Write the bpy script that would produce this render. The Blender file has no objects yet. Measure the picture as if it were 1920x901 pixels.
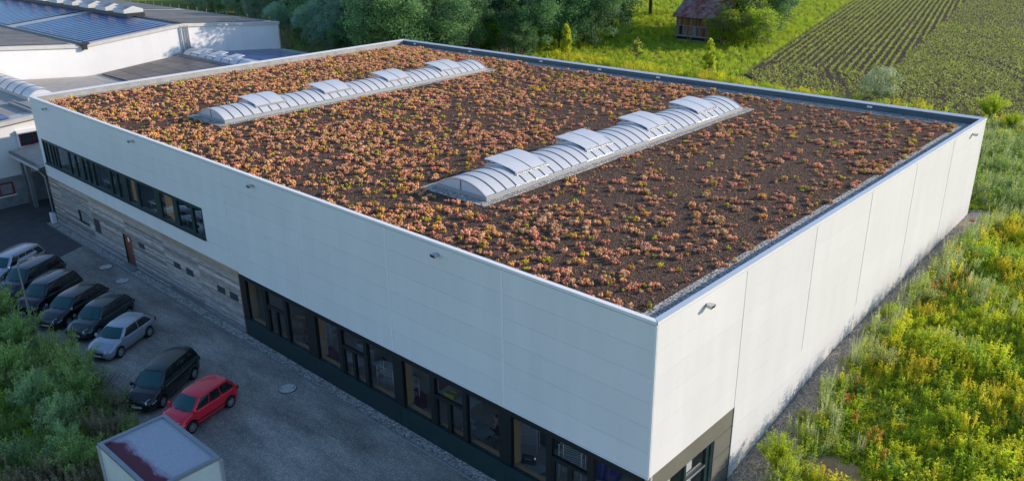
import bpy, bmesh, math, random
import numpy as np
from mathutils import Vector, Matrix, Euler
R = math.radians
scene = bpy.context.scene
COL = scene.collection
rnd = random.Random(7)
nr = np.random.default_rng(11)

# ------------------------------------------------------------------ camera
cam = bpy.data.cameras.new('camera')
camo = bpy.data.objects.new('camera', cam); COL.objects.link(camo); scene.camera = camo
CAM = Vector((12.827, -20.480, 22.363))
_yaw, _pitch, _roll = 2.32265309, -0.382539089, -0.0154242997
_fw = Vector((math.cos(_yaw)*math.cos(_pitch), math.sin(_yaw)*math.cos(_pitch), math.sin(_pitch)))
_rt = Vector((math.sin(_yaw), -math.cos(_yaw), 0)); _up = _rt.cross(_fw)
_r = _rt*math.cos(_roll)+_up*math.sin(_roll); _u = _up*math.cos(_roll)-_rt*math.sin(_roll)
camo.matrix_world = Matrix(((_r.x,_u.x,-_fw.x,CAM.x),(_r.y,_u.y,-_fw.y,CAM.y),(_r.z,_u.z,-_fw.z,CAM.z),(0,0,0,1)))
cam.sensor_width = 36; cam.lens = 36*1557.9/1920; cam.shift_y = 0.0031
cam.clip_start = 0.1; cam.clip_end = 3000
scene.render.resolution_x = 1024; scene.render.resolution_y = 480

# ------------------------------------------------------------------ sky, sun, exposure
SUN_EL, SUN_AZ = R(18.5), R(56)            # azimuth measured from +x towards +y
w = bpy.data.worlds.new('World'); scene.world = w; w.use_nodes = True
wn = w.node_tree.nodes; bg = wn['Background']
sky = wn.new('ShaderNodeTexSky'); sky.sky_type = 'NISHITA'; sky.sun_disc = False
sky.sun_elevation = SUN_EL; sky.sun_rotation = math.pi/2 - SUN_AZ
sky.altitude = 500; sky.air_density = 1.0; sky.dust_density = 0.3; sky.ozone_density = 3.2
w.node_tree.links.new(sky.outputs[0], bg.inputs[0]); bg.inputs[1].default_value = 0.15
sl = bpy.data.lights.new('sun', 'SUN'); sl.energy = 3.4; sl.angle = R(0.53); sl.color = (1.0, 0.84, 0.67)
so = bpy.data.objects.new('sun', sl); COL.objects.link(so)
SD = Vector((math.cos(SUN_EL)*math.cos(SUN_AZ), math.cos(SUN_EL)*math.sin(SUN_AZ), math.sin(SUN_EL)))
so.rotation_euler = SD.to_track_quat('Z', 'Y').to_euler(); so.location = (40, 60, 60)
scene.view_settings.view_transform = 'Standard'; scene.view_settings.look = 'None'
scene.view_settings.exposure = 0.6; scene.view_settings.gamma = 1
scene.view_settings.use_curve_mapping = False
scene.cycles.use_denoising = True
scene.cycles.max_bounces = 9; scene.cycles.diffuse_bounces = 7; scene.cycles.glossy_bounces = 3
scene.cycles.transparent_max_bounces = 12
scene.cycles.caustics_reflective = False; scene.cycles.caustics_refractive = False

# ------------------------------------------------------------------ helpers
def link(o, parent=None):
    COL.objects.link(o)
    if parent is not None: o.parent = parent
    return o
def tag(o, label=None, cat=None, group=None, kind=None):
    if label: o['label'] = label
    if cat: o['category'] = cat
    if group: o['group'] = group
    if kind: o['kind'] = kind
    return o
def empty(name, loc=(0,0,0), rz=0, parent=None):
    o = bpy.data.objects.new(name, None); link(o, parent)
    o.location = loc; o.rotation_euler = (0,0,rz); o.empty_display_size = .3
    return o
class MB:
    def __init__(s): s.v=[]; s.f=[]; s.m=[]
    def add(s, vs, fs, mi=0):
        n=len(s.v); s.v += [tuple(p) for p in vs]; s.f += [tuple(i+n for i in f) for f in fs]; s.m += [mi]*len(fs); return s
    def box(s, x0,y0,z0,x1,y1,z1, mi=0):
        return s.add([(x0,y0,z0),(x1,y0,z0),(x1,y1,z0),(x0,y1,z0),(x0,y0,z1),(x1,y0,z1),(x1,y1,z1),(x0,y1,z1)],
            [(0,3,2,1),(4,5,6,7),(0,1,5,4),(1,2,6,5),(2,3,7,6),(3,0,4,7)], mi)
    def quad(s, a,b,c,d, mi=0): return s.add([a,b,c,d],[(0,1,2,3)],mi)
    def tube(s, p0, p1, r, n=8, r1=None, mi=0, cap=True):
        p0=Vector(p0); p1=Vector(p1); r1 = r if r1 is None else r1
        d=(p1-p0).normalized(); a=d.orthogonal().normalized(); b=d.cross(a)
        vs=[]
        for p,rr in ((p0,r),(p1,r1)):
            for k in range(n):
                t=2*math.pi*k/n; vs.append(p+a*(rr*math.cos(t))+b*(rr*math.sin(t)))
        fs=[(k,(k+1)%n,n+(k+1)%n,n+k) for k in range(n)]
        if cap: fs += [tuple(range(n-1,-1,-1)), tuple(range(n,2*n))]
        return s.add(vs,fs,mi)
    def path(s, pts, r, n=6, mi=0):
        for a,b in zip(pts,pts[1:]): s.tube(a,b,r,n,mi=mi)
        return s
    def grid(s, P, mi=0, flip=False):      # P[i][j] points
        ni=len(P); nj=len(P[0]); vs=[p for row in P for p in row]; fs=[]
        for i in range(ni-1):
            for j in range(nj-1):
                q=(i*nj+j,i*nj+j+1,(i+1)*nj+j+1,(i+1)*nj+j)
                fs.append(q[::-1] if flip else q)
        return s.add(vs,fs,mi)
    def mesh(s, name, mats, smooth=False):
        me=bpy.data.meshes.new(name); me.from_pydata(s.v,[],s.f)
        for m in (mats if isinstance(mats,(list,tuple)) else [mats]): me.materials.append(m)
        if any(s.m): me.polygons.foreach_set('material_index', s.m)
        if smooth: me.polygons.foreach_set('use_smooth',[True]*len(s.f))
        me.update(); return me
    def build(s, name, mats, parent=None, smooth=False):
        return link(bpy.data.objects.new(name, s.mesh(name, mats, smooth)), parent)
_unit = {}
def piece(name, m, parent, x0,y0,z0,x1,y1,z1):
    """an axis aligned board or panel: shares one unit box mesh per material"""
    if m.name not in _unit: _unit[m.name] = MB().box(-.5,-.5,-.5,.5,.5,.5).mesh('board', m)
    o = bpy.data.objects.new(name, _unit[m.name]); link(o, parent)
    o.location = ((x0+x1)/2,(y0+y1)/2,(z0+z1)/2); o.scale = (x1-x0, y1-y0, z1-z0)
    return o
def copy_tree(o, parent=None):
    c = o.copy(); COL.objects.link(c); c.parent = parent
    for ch in list(o.children): copy_tree(ch, c)
    return c

# ------------------------------------------------------------------ materials
def mat(name, col, rough=.6, metal=0., col2=None, ns=2.0, detail=6, lo=.35, hi=.65, bump=0., bs=30., bdist=.02,
        rand=0., hrand=0., coat=0., spec=.5, stretch=None, vor=0., vcol=.5, trans=0.):
    m = bpy.data.materials.new(name); m.use_nodes = True
    nt = m.node_tree; N = nt.nodes; L = nt.links; b = N['Principled BSDF']
    b.inputs['Base Color'].default_value = (*col,1); b.inputs['Roughness'].default_value = rough
    b.inputs['Metallic'].default_value = metal; b.inputs['Specular IOR Level'].default_value = spec
    if coat: b.inputs['Coat Weight'].default_value = coat; b.inputs['Coat Roughness'].default_value = .05
    geo = N.new('ShaderNodeNewGeometry'); vec = geo.outputs['Position']
    if stretch:
        mp = N.new('ShaderNodeMapping'); mp.inputs['Scale'].default_value = stretch; L.new(vec, mp.inputs[0]); vec = mp.outputs[0]
    out = None
    if col2 is not None:
        nz = N.new('ShaderNodeTexNoise'); nz.inputs['Scale'].default_value = ns; nz.inputs['Detail'].default_value = detail
        nz.inputs['Roughness'].default_value = .62; L.new(vec, nz.inputs['Vector'])
        cr = N.new('ShaderNodeValToRGB'); cr.color_ramp.elements[0].position = lo; cr.color_ramp.elements[1].position = hi
        cr.color_ramp.elements[0].color = (*col,1); cr.color_ramp.elements[1].color = (*col2,1)
        L.new(nz.outputs['Fac'], cr.inputs[0]); out = cr.outputs[0]
    vb = None
    if vor:
        vo = N.new('ShaderNodeTexVoronoi'); vo.inputs['Scale'].default_value = vor; L.new(vec, vo.inputs['Vector'])
        sp = N.new('ShaderNodeSeparateColor'); L.new(vo.outputs['Color'], sp.inputs[0])
        ma = N.new('ShaderNodeMapRange'); ma.inputs['To Min'].default_value = 1-vcol; ma.inputs['To Max'].default_value = 1+vcol
        L.new(sp.outputs[0], ma.inputs[0])
        hs = N.new('ShaderNodeHueSaturation'); L.new(ma.outputs[0], hs.inputs['Value'])
        if out is not None: L.new(out, hs.inputs['Color'])
        else: hs.inputs['Color'].default_value = (*col,1)
        out = hs.outputs[0]; vb = vo.outputs['Distance']
    if rand or hrand:
        oi = N.new('ShaderNodeObjectInfo'); hs = N.new('ShaderNodeHueSaturation')
        ma = N.new('ShaderNodeMapRange'); ma.inputs['To Min'].default_value = 1-rand; ma.inputs['To Max'].default_value = 1+rand
        L.new(oi.outputs['Random'], ma.inputs[0]); L.new(ma.outputs[0], hs.inputs['Value'])
        if hrand:
            m2 = N.new('ShaderNodeMath'); m2.operation='MULTIPLY'; m2.inputs[1].default_value = 7.31; L.new(oi.outputs['Random'], m2.inputs[0])
            m3 = N.new('ShaderNodeMath'); m3.operation='FRACT'; L.new(m2.outputs[0], m3.inputs[0])
            mb = N.new('ShaderNodeMapRange'); mb.inputs['To Min'].default_value = .5-hrand; mb.inputs['To Max'].default_value = .5+hrand
            L.new(m3.outputs[0], mb.inputs[0]); L.new(mb.outputs[0], hs.inputs['Hue'])
        if out is not None: L.new(out, hs.inputs['Color'])
        else: hs.inputs['Color'].default_value = (*col,1)
        out = hs.outputs[0]
    if out is not None: L.new(out, b.inputs['Base Color'])
    if bump:
        bn = N.new('ShaderNodeBump'); bn.inputs['Strength'].default_value = bump; bn.inputs['Distance'].default_value = bdist
        if vb is not None: L.new(vb, bn.inputs['Height'])
        else:
            n2 = N.new('ShaderNodeTexNoise'); n2.inputs['Scale'].default_value = bs; n2.inputs['Detail'].default_value = 4
            L.new(vec, n2.inputs['Vector']); L.new(n2.outputs['Fac'], bn.inputs['Height'])
        L.new(bn.outputs[0], b.inputs['Normal'])
    if trans:                                            # thin leaf or translucent sheet
        tr = N.new('ShaderNodeBsdfTranslucent'); mx = N.new('ShaderNodeMixShader'); mx.inputs[0].default_value = trans
        if out is not None: L.new(out, tr.inputs[0])
        else: tr.inputs[0].default_value = (*col,1)
        L.new(b.outputs[0], mx.inputs[1]); L.new(tr.outputs[0], mx.inputs[2])
        L.new(mx.outputs[0], N['Material Output'].inputs['Surface'])
    return m
def glass(name, tint=(.93,.95,.95), refl=1.38):
    m = bpy.data.materials.new(name); m.use_nodes = True; nt = m.node_tree; N = nt.nodes; L = nt.links
    N.remove(N['Principled BSDF'])
    t = N.new('ShaderNodeBsdfTransparent'); t.inputs[0].default_value = (*tint,1)
    g = N.new('ShaderNodeBsdfGlossy'); g.inputs['Roughness'].default_value = .02; g.inputs[0].default_value = (.9,.93,.95,1)
    lw = N.new('ShaderNodeLayerWeight'); lw.inputs[0].default_value = .5        # facing = 1 - |n.v|; Schlick reflectance of thin glass
    pw = N.new('ShaderNodeMath'); pw.operation='POWER'; pw.inputs[1].default_value = 5; L.new(lw.outputs['Facing'], pw.inputs[0])
    f = N.new('ShaderNodeMapRange'); f.inputs['To Min'].default_value = .035; f.inputs['To Max'].default_value = 1; L.new(pw.outputs[0], f.inputs[0])
    mx = N.new('ShaderNodeMixShader'); L.new(f.outputs[0], mx.inputs[0]); L.new(t.outputs[0], mx.inputs[1]); L.new(g.outputs[0], mx.inputs[2])
    L.new(mx.outputs[0], N['Material Output'].inputs['Surface']); return m
def ramp2(m, fn):  # hook for special materials
    fn(m.node_tree.nodes, m.node_tree.links, m.node_tree.nodes['Principled BSDF']); return m

M = {}
M['panel'] = mat('white_wall_panel', (.69,.695,.71), .5, col2=(.765,.765,.78), ns=.9, detail=9, stretch=(1,1,.16), lo=.25, hi=.75, rand=.018, spec=.3)
M['core'] = mat('wall_core', (.45,.46,.47), .8)
M['cover'] = mat('joint_cover', (.80,.81,.82), .45)
M['coping'] = mat('coping_metal', (.82,.83,.85), .45, .1, col2=(.77,.78,.80), ns=1.5)
M['membrane'] = mat('roof_membrane', (.055,.095,.12), .6, col2=(.08,.125,.15), ns=1.2)
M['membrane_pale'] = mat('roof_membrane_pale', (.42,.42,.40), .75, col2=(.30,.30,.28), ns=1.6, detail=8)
M['deck'] = mat('roof_deck', (.2,.2,.2), .8)
M['substrate'] = mat('roof_substrate_brown', (.088,.054,.038), .95, col2=(.165,.105,.072), ns=9, lo=.3, hi=.7, bump=1., bdist=.035, vor=17, vcol=.75, spec=.15)
M['gravel'] = mat('grey_gravel', (.34,.325,.295), .9, col2=(.50,.47,.42), ns=6, bump=1., bdist=.03, vor=15, vcol=.65, spec=.2)
M['gravel_tan'] = mat('path_gravel', (.26,.23,.20), .9, col2=(.37,.33,.28), ns=3, bump=.8, bdist=.02, vor=24, vcol=.6, spec=.2)
M['frame'] = mat('dark_green_frame', (.010,.030,.032), .4, col2=(.014,.040,.042), ns=2)
M['frame_black'] = mat('black_window_frame', (.010,.013,.014), .4)
M['glass'] = glass('window_glass')
M['wood_jamb'] = mat('pale_wood_lining', (.42,.24,.12), .6, col2=(.55,.34,.18), ns=4, stretch=(6,6,1))
M['plank'] = mat('weathered_grey_plank', (.18,.145,.13), .8, col2=(.60,.54,.51), ns=2.2, stretch=(.5,1,16), lo=.36, hi=.62, rand=.42, bump=.5, bs=20, bdist=.01, spec=.2)
M['plank_tan'] = mat('tan_weathered_plank', (.28,.20,.15), .8, col2=(.55,.44,.36), ns=1.6, stretch=(.6,1,14), lo=.3, hi=.7, rand=.2, bump=.4, bs=20, bdist=.01, spec=.2)
M['door'] = mat('red_brown_door', (.20,.055,.028), .45, col2=(.25,.075,.04), ns=5, stretch=(6,1,1))
M['vent'] = mat('dark_vent_metal', (.03,.035,.04), .5, .3)
M['steel'] = mat('galvanised_steel', (.42,.45,.47), .38, .8, col2=(.34,.37,.40), ns=4)
M['zinc'] = mat('grey_zinc_sheet', (.30,.32,.34), .45, .5, col2=(.36,.38,.40), ns=2)
M['glazing'] = mat('milky_skylight_glazing', (.86,.88,.90), .28, col2=(.82,.84,.87), ns=1.2, spec=.5, trans=.26)
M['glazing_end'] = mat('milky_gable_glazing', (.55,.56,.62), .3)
M['rib'] = mat('skylight_rib_metal', (.09,.11,.13), .4, .5)
M['alu'] = mat('aluminium_trim', (.62,.64,.66), .3, .7)
M['curb'] = mat('skylight_curb', (.38,.40,.41), .5, .3)
M['white_wall'] = mat('white_render_wall', (.76,.76,.76), .75, col2=(.70,.70,.70), ns=.6, detail=8)
M['white_sheet'] = mat('white_wall_sheet', (.80,.80,.80), .5, col2=(.76,.765,.77), ns=.5, rand=.015)
M['verge'] = mat('pale_roof_verge', (.62,.60,.57), .5, .1, col2=(.54,.52,.50), ns=2)
M['roof_grey'] = mat('pale_grey_roof_sheet', (.34,.32,.29), .7, col2=(.42,.40,.37), ns=1.4, detail=8)
M['pv'] = mat('solar_cell_blue', (.015,.05,.19), .20, 0, col2=(.022,.075,.26), ns=.7, spec=.22, rand=.2)
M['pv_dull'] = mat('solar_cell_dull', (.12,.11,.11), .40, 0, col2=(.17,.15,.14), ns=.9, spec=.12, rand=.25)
M['concrete'] = mat('grey_concrete', (.30,.31,.31), .85, col2=(.20,.21,.21), ns=1.4, detail=9)
M['red_frame'] = mat('dark_red_window_frame', (.22,.012,.022), .45)
M['dark'] = mat('dark_recess', (.015,.014,.014), .7)
M['olive_panel'] = mat('olive_grey_wall_panel', (.155,.15,.125), .5, col2=(.175,.17,.145), ns=.8)
M['blind'] = mat('white_blind', (.78,.76,.76), .8)
M['asphalt'] = mat('dark_asphalt', (.070,.072,.074), .85, col2=(.10,.102,.104), ns=1.1, detail=10, bump=.4, bs=90, bdist=.01)
M['tyre'] = mat('tyre_rubber', (.014,.014,.015), .8)
M['rim'] = mat('alloy_rim', (.62,.64,.66), .28, .9)
M['carglass'] = mat('tinted_car_glass', (.008,.016,.018), .04, 0, spec=.8, coat=.5)
M['windscreen'] = mat('car_windscreen', (.018,.085,.09), .05, 0, spec=.5)
M['headlight'] = mat('headlight_lens', (.62,.66,.70), .10, .3, coat=.6)
M['taillight'] = mat('tail_light_red', (.28,.008,.01), .15, coat=.5)
M['plastic'] = mat('black_plastic_trim', (.018,.019,.02), .55)
M['chrome'] = mat('chrome_trim', (.75,.77,.79), .15, .95)
M['plate'] = mat('white_number_plate', (.75,.75,.75), .4)
M['iron'] = mat('cast_iron_rim', (.035,.036,.04), .6, .5)
M['cover_conc'] = mat('manhole_concrete', (.62,.62,.60), .8, col2=(.50,.50,.48), ns=5)
def paint(name, c, metal=.3, rough=.28): return mat(name, c, rough, metal, coat=.8, col2=tuple(min(1,x*1.06+.002) for x in c), ns=1.5)

# parking lot: packed grey gravel with worn lighter lanes
def lot_nodes(N, L, b):
    geo = N.new('ShaderNodeNewGeometry'); P = geo.outputs['Position']
    def noise(s, d=6, stretch=None):
        n = N.new('ShaderNodeTexNoise'); n.inputs['Scale'].default_value = s; n.inputs['Detail'].default_value = d; n.inputs['Roughness'].default_value=.65
        if stretch:
            mp = N.new('ShaderNodeMapping'); mp.inputs['Scale'].default_value = stretch; L.new(P, mp.inputs[0]); L.new(mp.outputs[0], n.inputs['Vector'])
        else: L.new(P, n.inputs['Vector'])
        return n.outputs['Fac']
    def rampn(f, lo, hi, c0, c1):
        r = N.new('ShaderNodeValToRGB'); r.color_ramp.elements[0].position=lo; r.color_ramp.elements[1].position=hi
        r.color_ramp.elements[0].color=(*c0,1); r.color_ramp.elements[1].color=(*c1,1); L.new(f, r.inputs[0]); return r.outputs[0]
    base = rampn(noise(.35,5,(.5,1.6,1)), .35, .68, (.21,.197,.178), (.48,.45,.40))
    v = N.new('ShaderNodeTexVoronoi'); v.inputs['Scale'].default_value = 30; L.new(P, v.inputs['Vector'])
    sp = N.new('ShaderNodeSeparateColor'); L.new(v.outputs['Color'], sp.inputs[0])
    pw = N.new('ShaderNodeMath'); pw.operation='POWER'; pw.inputs[1].default_value=2.4; L.new(sp.outputs[0], pw.inputs[0])
    ma = N.new('ShaderNodeMapRange'); ma.inputs['To Min'].default_value=.72; ma.inputs['To Max'].default_value=1.6; L.new(pw.outputs[0], ma.inputs[0])
    hs = N.new('ShaderNodeHueSaturation'); L.new(base, hs.inputs['Color']); L.new(ma.outputs[0], hs.inputs['Value'])
    L.new(hs.outputs[0], b.inputs['Base Color'])
    bn = N.new('ShaderNodeBump'); bn.inputs['Strength'].default_value=.5; bn.inputs['Distance'].default_value=.012
    L.new(v.outputs['Distance'], bn.inputs['Height']); L.new(bn.outputs[0], b.inputs['Normal'])
M['lot'] = ramp2(mat('packed_gravel', (.08,.08,.08), .9, spec=.25), lot_nodes)

# ------------------------------------------------------------------ terrain
PY = [-400,-16,-9,0,5.9,7.6,15.8,23.7,36.2,60,400,900]
PZ = [1.2,.5,0,0,.45,.80,2.36,2.90,3.72,3.80,3.9,14]
def gz(x, y):
    z = np.interp(y, PY, PZ)
    if y < 44 and y > 0:                      # the yard behind the far left corner stays level
        k = np.clip((x+52)/12, 0, 1); k = max(float(k), float(np.clip((y-38)/6, 0, 1))); z = z*k
    return z
M['soil'] = mat('meadow_soil', (.14,.17,.03), .95, col2=(.25,.28,.05), ns=.9, detail=9, bump=.6, bs=14, bdist=.06, spec=.1)
xs = np.unique(np.concatenate([np.linspace(-900,-140,12), np.linspace(-140,40,91), np.linspace(40,900,14)]))
ys = np.unique(np.concatenate([np.linspace(-500,-16,8), np.linspace(-16,70,60), np.linspace(70,200,14), np.linspace(200,1200,14)]))
gm = MB(); gm.grid([[(x,y,(float(gz(x,y)) if not (x<-.1 and x>-55 and 0<y<36) else -.6)-.03 + (0.05*math.sin(x*.31)*math.cos(y*.23) if y>60 else 0)) for y in ys] for x in xs], flip=True)
tag(gm.build('ground', M['soil'], smooth=True), kind='structure')

# parking lot, asphalt yard, gravel strips
def sheet(name, m, pts, z, kind='structure', parent=None):
    mb = MB(); n=len(pts); mb.add([(p[0],p[1],z) for p in pts],[tuple(range(n))]); o = mb.build(name, m, parent)
    if kind: o['kind'] = kind
    return o
sheet('parking_lot', M['lot'], [(-70,-9.6),(8,-9.2),(8,-.66),(-70,-.66)], .008)
sheet('asphalt_yard', M['asphalt'], [(-75,-12),(-46.6,-12),(-46.2,-8),(-46.4,-5.2),(-47.6,-2.6),(-48.6,-.67),(-55.0,-.67),(-55.0,3),(-75,12)], .014)
# raised pebble strip and kerb along the long facade
mb = MB()
for i in range(96):
    pass
strip = MB().box(-55.6,-.58,-.02,0.6,-.02,.045).build('pebble_strip', M['gravel']); strip['kind'] = 'structure'
kerb = empty('kerb_edging'); tag(kerb, 'thin pale concrete edging between the pebble strip and the parking lot', 'kerb')
x = -55.6
while x < .5:
    piece('kerb_stone', M['concrete'], kerb, x+.01, -.66, -.03, x+1.99, -.585, .075); x += 2.0
def path_width(y): return .45+.95*math.exp(-((y-8)/3.2)**2)+.16*math.sin(y*.55)+.12*math.sin(y*1.7+1)+(.5 if y>31 else 0)
# gravel path along the short facade, following the slope
P = []
for y in np.linspace(-6, 38.5, 46):
    z = float(gz(0,y))
    wd = path_width(y)
    if y>36.3: wd += .6
    P.append([(.02,y,z+.012),(.6,y,z+.02),(.9+wd*.2,y,z+.02),(.7+wd,y,z-.01)])
mb = MB(); mb.grid(P, flip=False)
o = mb.build('gravel_path', M['gravel_tan'], smooth=True); o['kind']='structure'
# loose stones as real geometry
def ico(r=1.0):
    t=(1+5**.5)/2
    v=np.array([(-1,t,0),(1,t,0),(-1,-t,0),(1,-t,0),(0,-1,t),(0,1,t),(0,-1,-t),(0,1,-t),(t,0,-1),(t,0,1),(-t,0,-1),(-t,0,1)],float)
    v*= r/np.linalg.norm(v[0])
    f=[(0,11,5),(0,5,1),(0,1,7),(0,7,10),(0,10,11),(1,5,9),(5,11,4),(11,10,2),(10,7,6),(7,1,8),(3,9,4),(3,4,2),(3,2,6),(3,6,8),(3,8,9),(4,9,5),(2,4,11),(6,2,10),(8,6,7),(9,8,1)]
    return v,f
ICV, ICF = ico()
OCV = np.array([(1,0,0),(0,1,0),(-1,0,0),(0,-1,0),(0,0,1),(0,0,-.6)],float)
OCF = [(0,1,4),(1,2,4),(2,3,4),(3,0,4),(1,0,5),(2,1,5),(3,2,5),(0,3,5)]
def big_mesh(name, mats, V, F, MI=None, smooth=False):
    """V (n,3) array, F (k,3|4) array: fast mesh"""
    me = bpy.data.meshes.new(name); V=np.asarray(V,np.float32); F=np.asarray(F,np.int32); k,c=F.shape
    me.vertices.add(len(V)); me.vertices.foreach_set('co', V.ravel())
    me.loops.add(k*c); me.loops.foreach_set('vertex_index', F.ravel())
    me.polygons.add(k); me.polygons.foreach_set('loop_start', np.arange(0,k*c,c,dtype=np.int32)); me.polygons.foreach_set('loop_total', np.full(k,c,np.int32))
    for m in (mats if isinstance(mats,(list,tuple)) else [mats]): me.materials.append(m)
    if MI is not None: me.polygons.foreach_set('material_index', np.asarray(MI,np.int32))
    if smooth: me.polygons.foreach_set('use_smooth', np.ones(k,bool))
    me.update(calc_edges=True); me.validate(); return me

# scattering with geometry nodes, for what nobody could count
def scatter(name, protos, pts, rot, scl, idx, parent=None, label=None, cat=None):
    lib = bpy.data.collections.new(name+'_library')
    for k,me in enumerate(protos):
        lib.objects.link(bpy.data.objects.new('%s_source_%02d'%(name,k), me))
    pts=np.asarray(pts,np.float32); n=len(pts)
    me = bpy.data.meshes.new(name); me.vertices.add(n); me.vertices.foreach_set('co', pts.ravel())
    a = me.attributes.new('rot','FLOAT_VECTOR','POINT'); a.data.foreach_set('vector', np.asarray(rot,np.float32).ravel())
    a = me.attributes.new('scl','FLOAT_VECTOR','POINT'); a.data.foreach_set('vector', np.asarray(scl,np.float32).ravel())
    a = me.attributes.new('idx','INT','POINT'); a.data.foreach_set('value', np.asarray(idx,np.int32))
    o = bpy.data.objects.new(name, me); link(o, parent)
    ng = bpy.data.node_groups.new(name+'_nodes','GeometryNodeTree')
    ng.interface.new_socket('Geometry', in_out='INPUT', socket_type='NodeSocketGeometry')
    ng.interface.new_socket('Geometry', in_out='OUTPUT', socket_type='NodeSocketGeometry')
    N=ng.nodes; L=ng.links
    gi=N.new('NodeGroupInput'); go=N.new('NodeGroupOutput')
    ip=N.new('GeometryNodeInstanceOnPoints'); ci=N.new('GeometryNodeCollectionInfo')
    ci.inputs['Collection'].default_value = lib; ci.inputs['Separate Children'].default_value=True; ci.inputs['Reset Children'].default_value=True
    def at(nm, t):
        q=N.new('GeometryNodeInputNamedAttribute'); q.data_type=t; q.inputs['Name'].default_value=nm; return q.outputs['Attribute']
    ip.inputs['Pick Instance'].default_value=True
    L.new(gi.outputs[0], ip.inputs['Points']); L.new(ci.outputs[0], ip.inputs['Instance'])
    L.new(at('idx','INT'), ip.inputs['Instance Index']); L.new(at('rot','FLOAT_VECTOR'), ip.inputs['Rotation']); L.new(at('scl','FLOAT_VECTOR'), ip.inputs['Scale'])
    L.new(ip.outputs[0], go.inputs[0])
    md=o.modifiers.new('scatter','NODES'); md.node_group=ng
    o['kind']='stuff'
    if label: o['label']=label
    if cat and parent is None: o['category']=cat
    return o

# ------------------------------------------------------------------ the industrial hall
LX, WY, H = 55.12, 36.22, 10.0
hall = empty('industrial_hall'); tag(hall, 'long white panelled industrial hall with stonecrop green roof and dark window bands', 'building')
def rect_sub(rects, hole):
    out=[]
    hx0,hz0,hx1,hz1=hole
    for (x0,z0,x1,z1) in rects:
        if hx1<=x0 or hx0>=x1 or hz1<=z0 or hz0>=z1: out.append((x0,z0,x1,z1)); continue
        if z0<hz0: out.append((x0,z0,x1,hz0))
        if z1>hz1: out.append((x0,hz1,x1,z1))
        a,b=max(z0,hz0),min(z1,hz1)
        if x0<hx0: out.append((x0,a,hx0,b))
        if x1>hx1: out.append((hx1,a,x1,b))
    return out
OFF = (-54.45,5.02,-30.32,6.93)                        # office window band
BAYS = [(-27.12,.0,-20.35,3.88),(-20.35,.0,-13.62,3.88),(-13.62,.0,-6.92,3.88),(-6.92,.0,-.28,3.88)]
# structural core behind the cladding
core = MB()
for (x0,z0,x1,z1) in rect_sub(rect_sub([(-LX,-.3,0,9.9)], OFF), (-27.15,-.1,-.25,3.9)): core.box(x0+.01,.15,z0,x1-.01,.265,z1)
for (x0,z0,x1,z1) in rect_sub([(0,-.3,WY,9.9)], (1.0,.1,4.62,3.02)): core.box(-.275,x0+.27,z0,-.07,x1-.02,z1)
core.box(-LX+.05,WY-.275,-.3,-.28,WY-.03,9.9); core.box(-LX+.03,.27,-.3,-LX+.265,WY-.28,9.9)
core.build('wall', M['core'], hall)
# facade A panels
XS = [-LX+i*6.89 for i in range(9)]; XS[-1] = 0
ZS = [3.93,4.95,5.95,6.93,7.91,8.89,9.88]
for i in range(8):
    for j in range(6):
        for (x0,z0,x1,z1) in rect_sub([(XS[i],ZS[j],XS[i+1],ZS[j+1])], OFF):
            if x1-x0<.1 or z1-z0<.03: continue
            piece('wall_panel', M['panel'], hall, x0+.008,0,z0+.0035,x1-.008,.065,z1-.0025)
for k in (3,4,5,6,7):
    for (z0,z1) in ([(3.94,4.96),(6.96,9.85)] if k==3 else [(3.94,9.85)]): piece('joint_cover', M['cover'], hall, XS[k]-.05,-.012,z0,XS[k]+.05,-.001,z1)
piece('corner_trim', M['cover'], hall, -.07,-.014,3.9,.014,-.002,9.86)
# facade B panels
YS = [i*6.037 for i in range(7)]; YS[-1]=WY
ZB = [3.93,4.95,5.95,6.93,7.91,8.89,9.88]
for i in range(6):
    for j in range(6):
        piece('wall_panel', M['panel'], hall, -.065,YS[i]+(.07 if i==0 else .011),ZB[j]+.003,0,YS[i+1]-.011,ZB[j+1]-.002)
for k in range(1,6): piece('joint_cover', M['cover'], hall, .001,YS[k]-.055,3.98,.013,YS[k]-.005,9.84)
# plinth of facade B: smooth panels below
for i in range(1,6):
    for j,(a,b) in enumerate([(-.3,.93),(.93,1.93),(1.93,2.93),(2.93,3.93)]):
        if b < gz(0,YS[i]): continue
        piece('plinth_panel', M['panel'], hall, -.06,YS[i]+.004,a+.006,-.003,YS[i+1]-.004,b-.006)
# olive entrance corner of facade B
for (y0,z0,y1,z1) in [(.03,3.07,6.02,3.92),(4.66,2.12,6.0,3.04),(4.66,1.18,6.0,2.09),(4.66,-.2,6.0,1.15),(.03,-.2,.92,3.04)]:
    piece('entrance_panel', M['olive_panel'], hall, -.10,y0+.01,z0+.01,-.03,y1-.01,z1-.01)
piece('corner_trim', M['dark'], hall, -.10,6.0,-.2,-.02,6.03,3.92)
wnd = MB()
for (y0,z0,y1,z1) in [(.95,.0,1.05,3.0),(2.72,0,2.86,3.0),(4.30,0,4.64,3.0),(1.05,2.9,4.3,3.0),(1.05,2.02,4.3,2.10),(1.05,.95,4.3,1.03)]: wnd.box(-.30,y0,z0,-.16,y1,z1)
wf = wnd.build('entrance_window', M['frame'], hall)
MB().box(-.24,1.05,.0,-.23,4.3,2.9).build('pane', M['glass'], wf)
for (y0,z0,y1,z1) in [(2.9,2.14,3.65,2.86),(2.9,1.1,3.65,2.0),(1.35,2.14,2.1,2.86),(1.35,1.1,2.1,2.0)]:
    piece('blind', M['blind'], wf, -.40,y0,z0,-.385,y1,z1)
for (y0,z0) in [(2.88,2.1),(2.88,1.05),(1.1,2.1)]:
    piece('rail', M['alu'], wf, -.15,y0,z0-.05,-.11,y0+1.35,z0)
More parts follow.
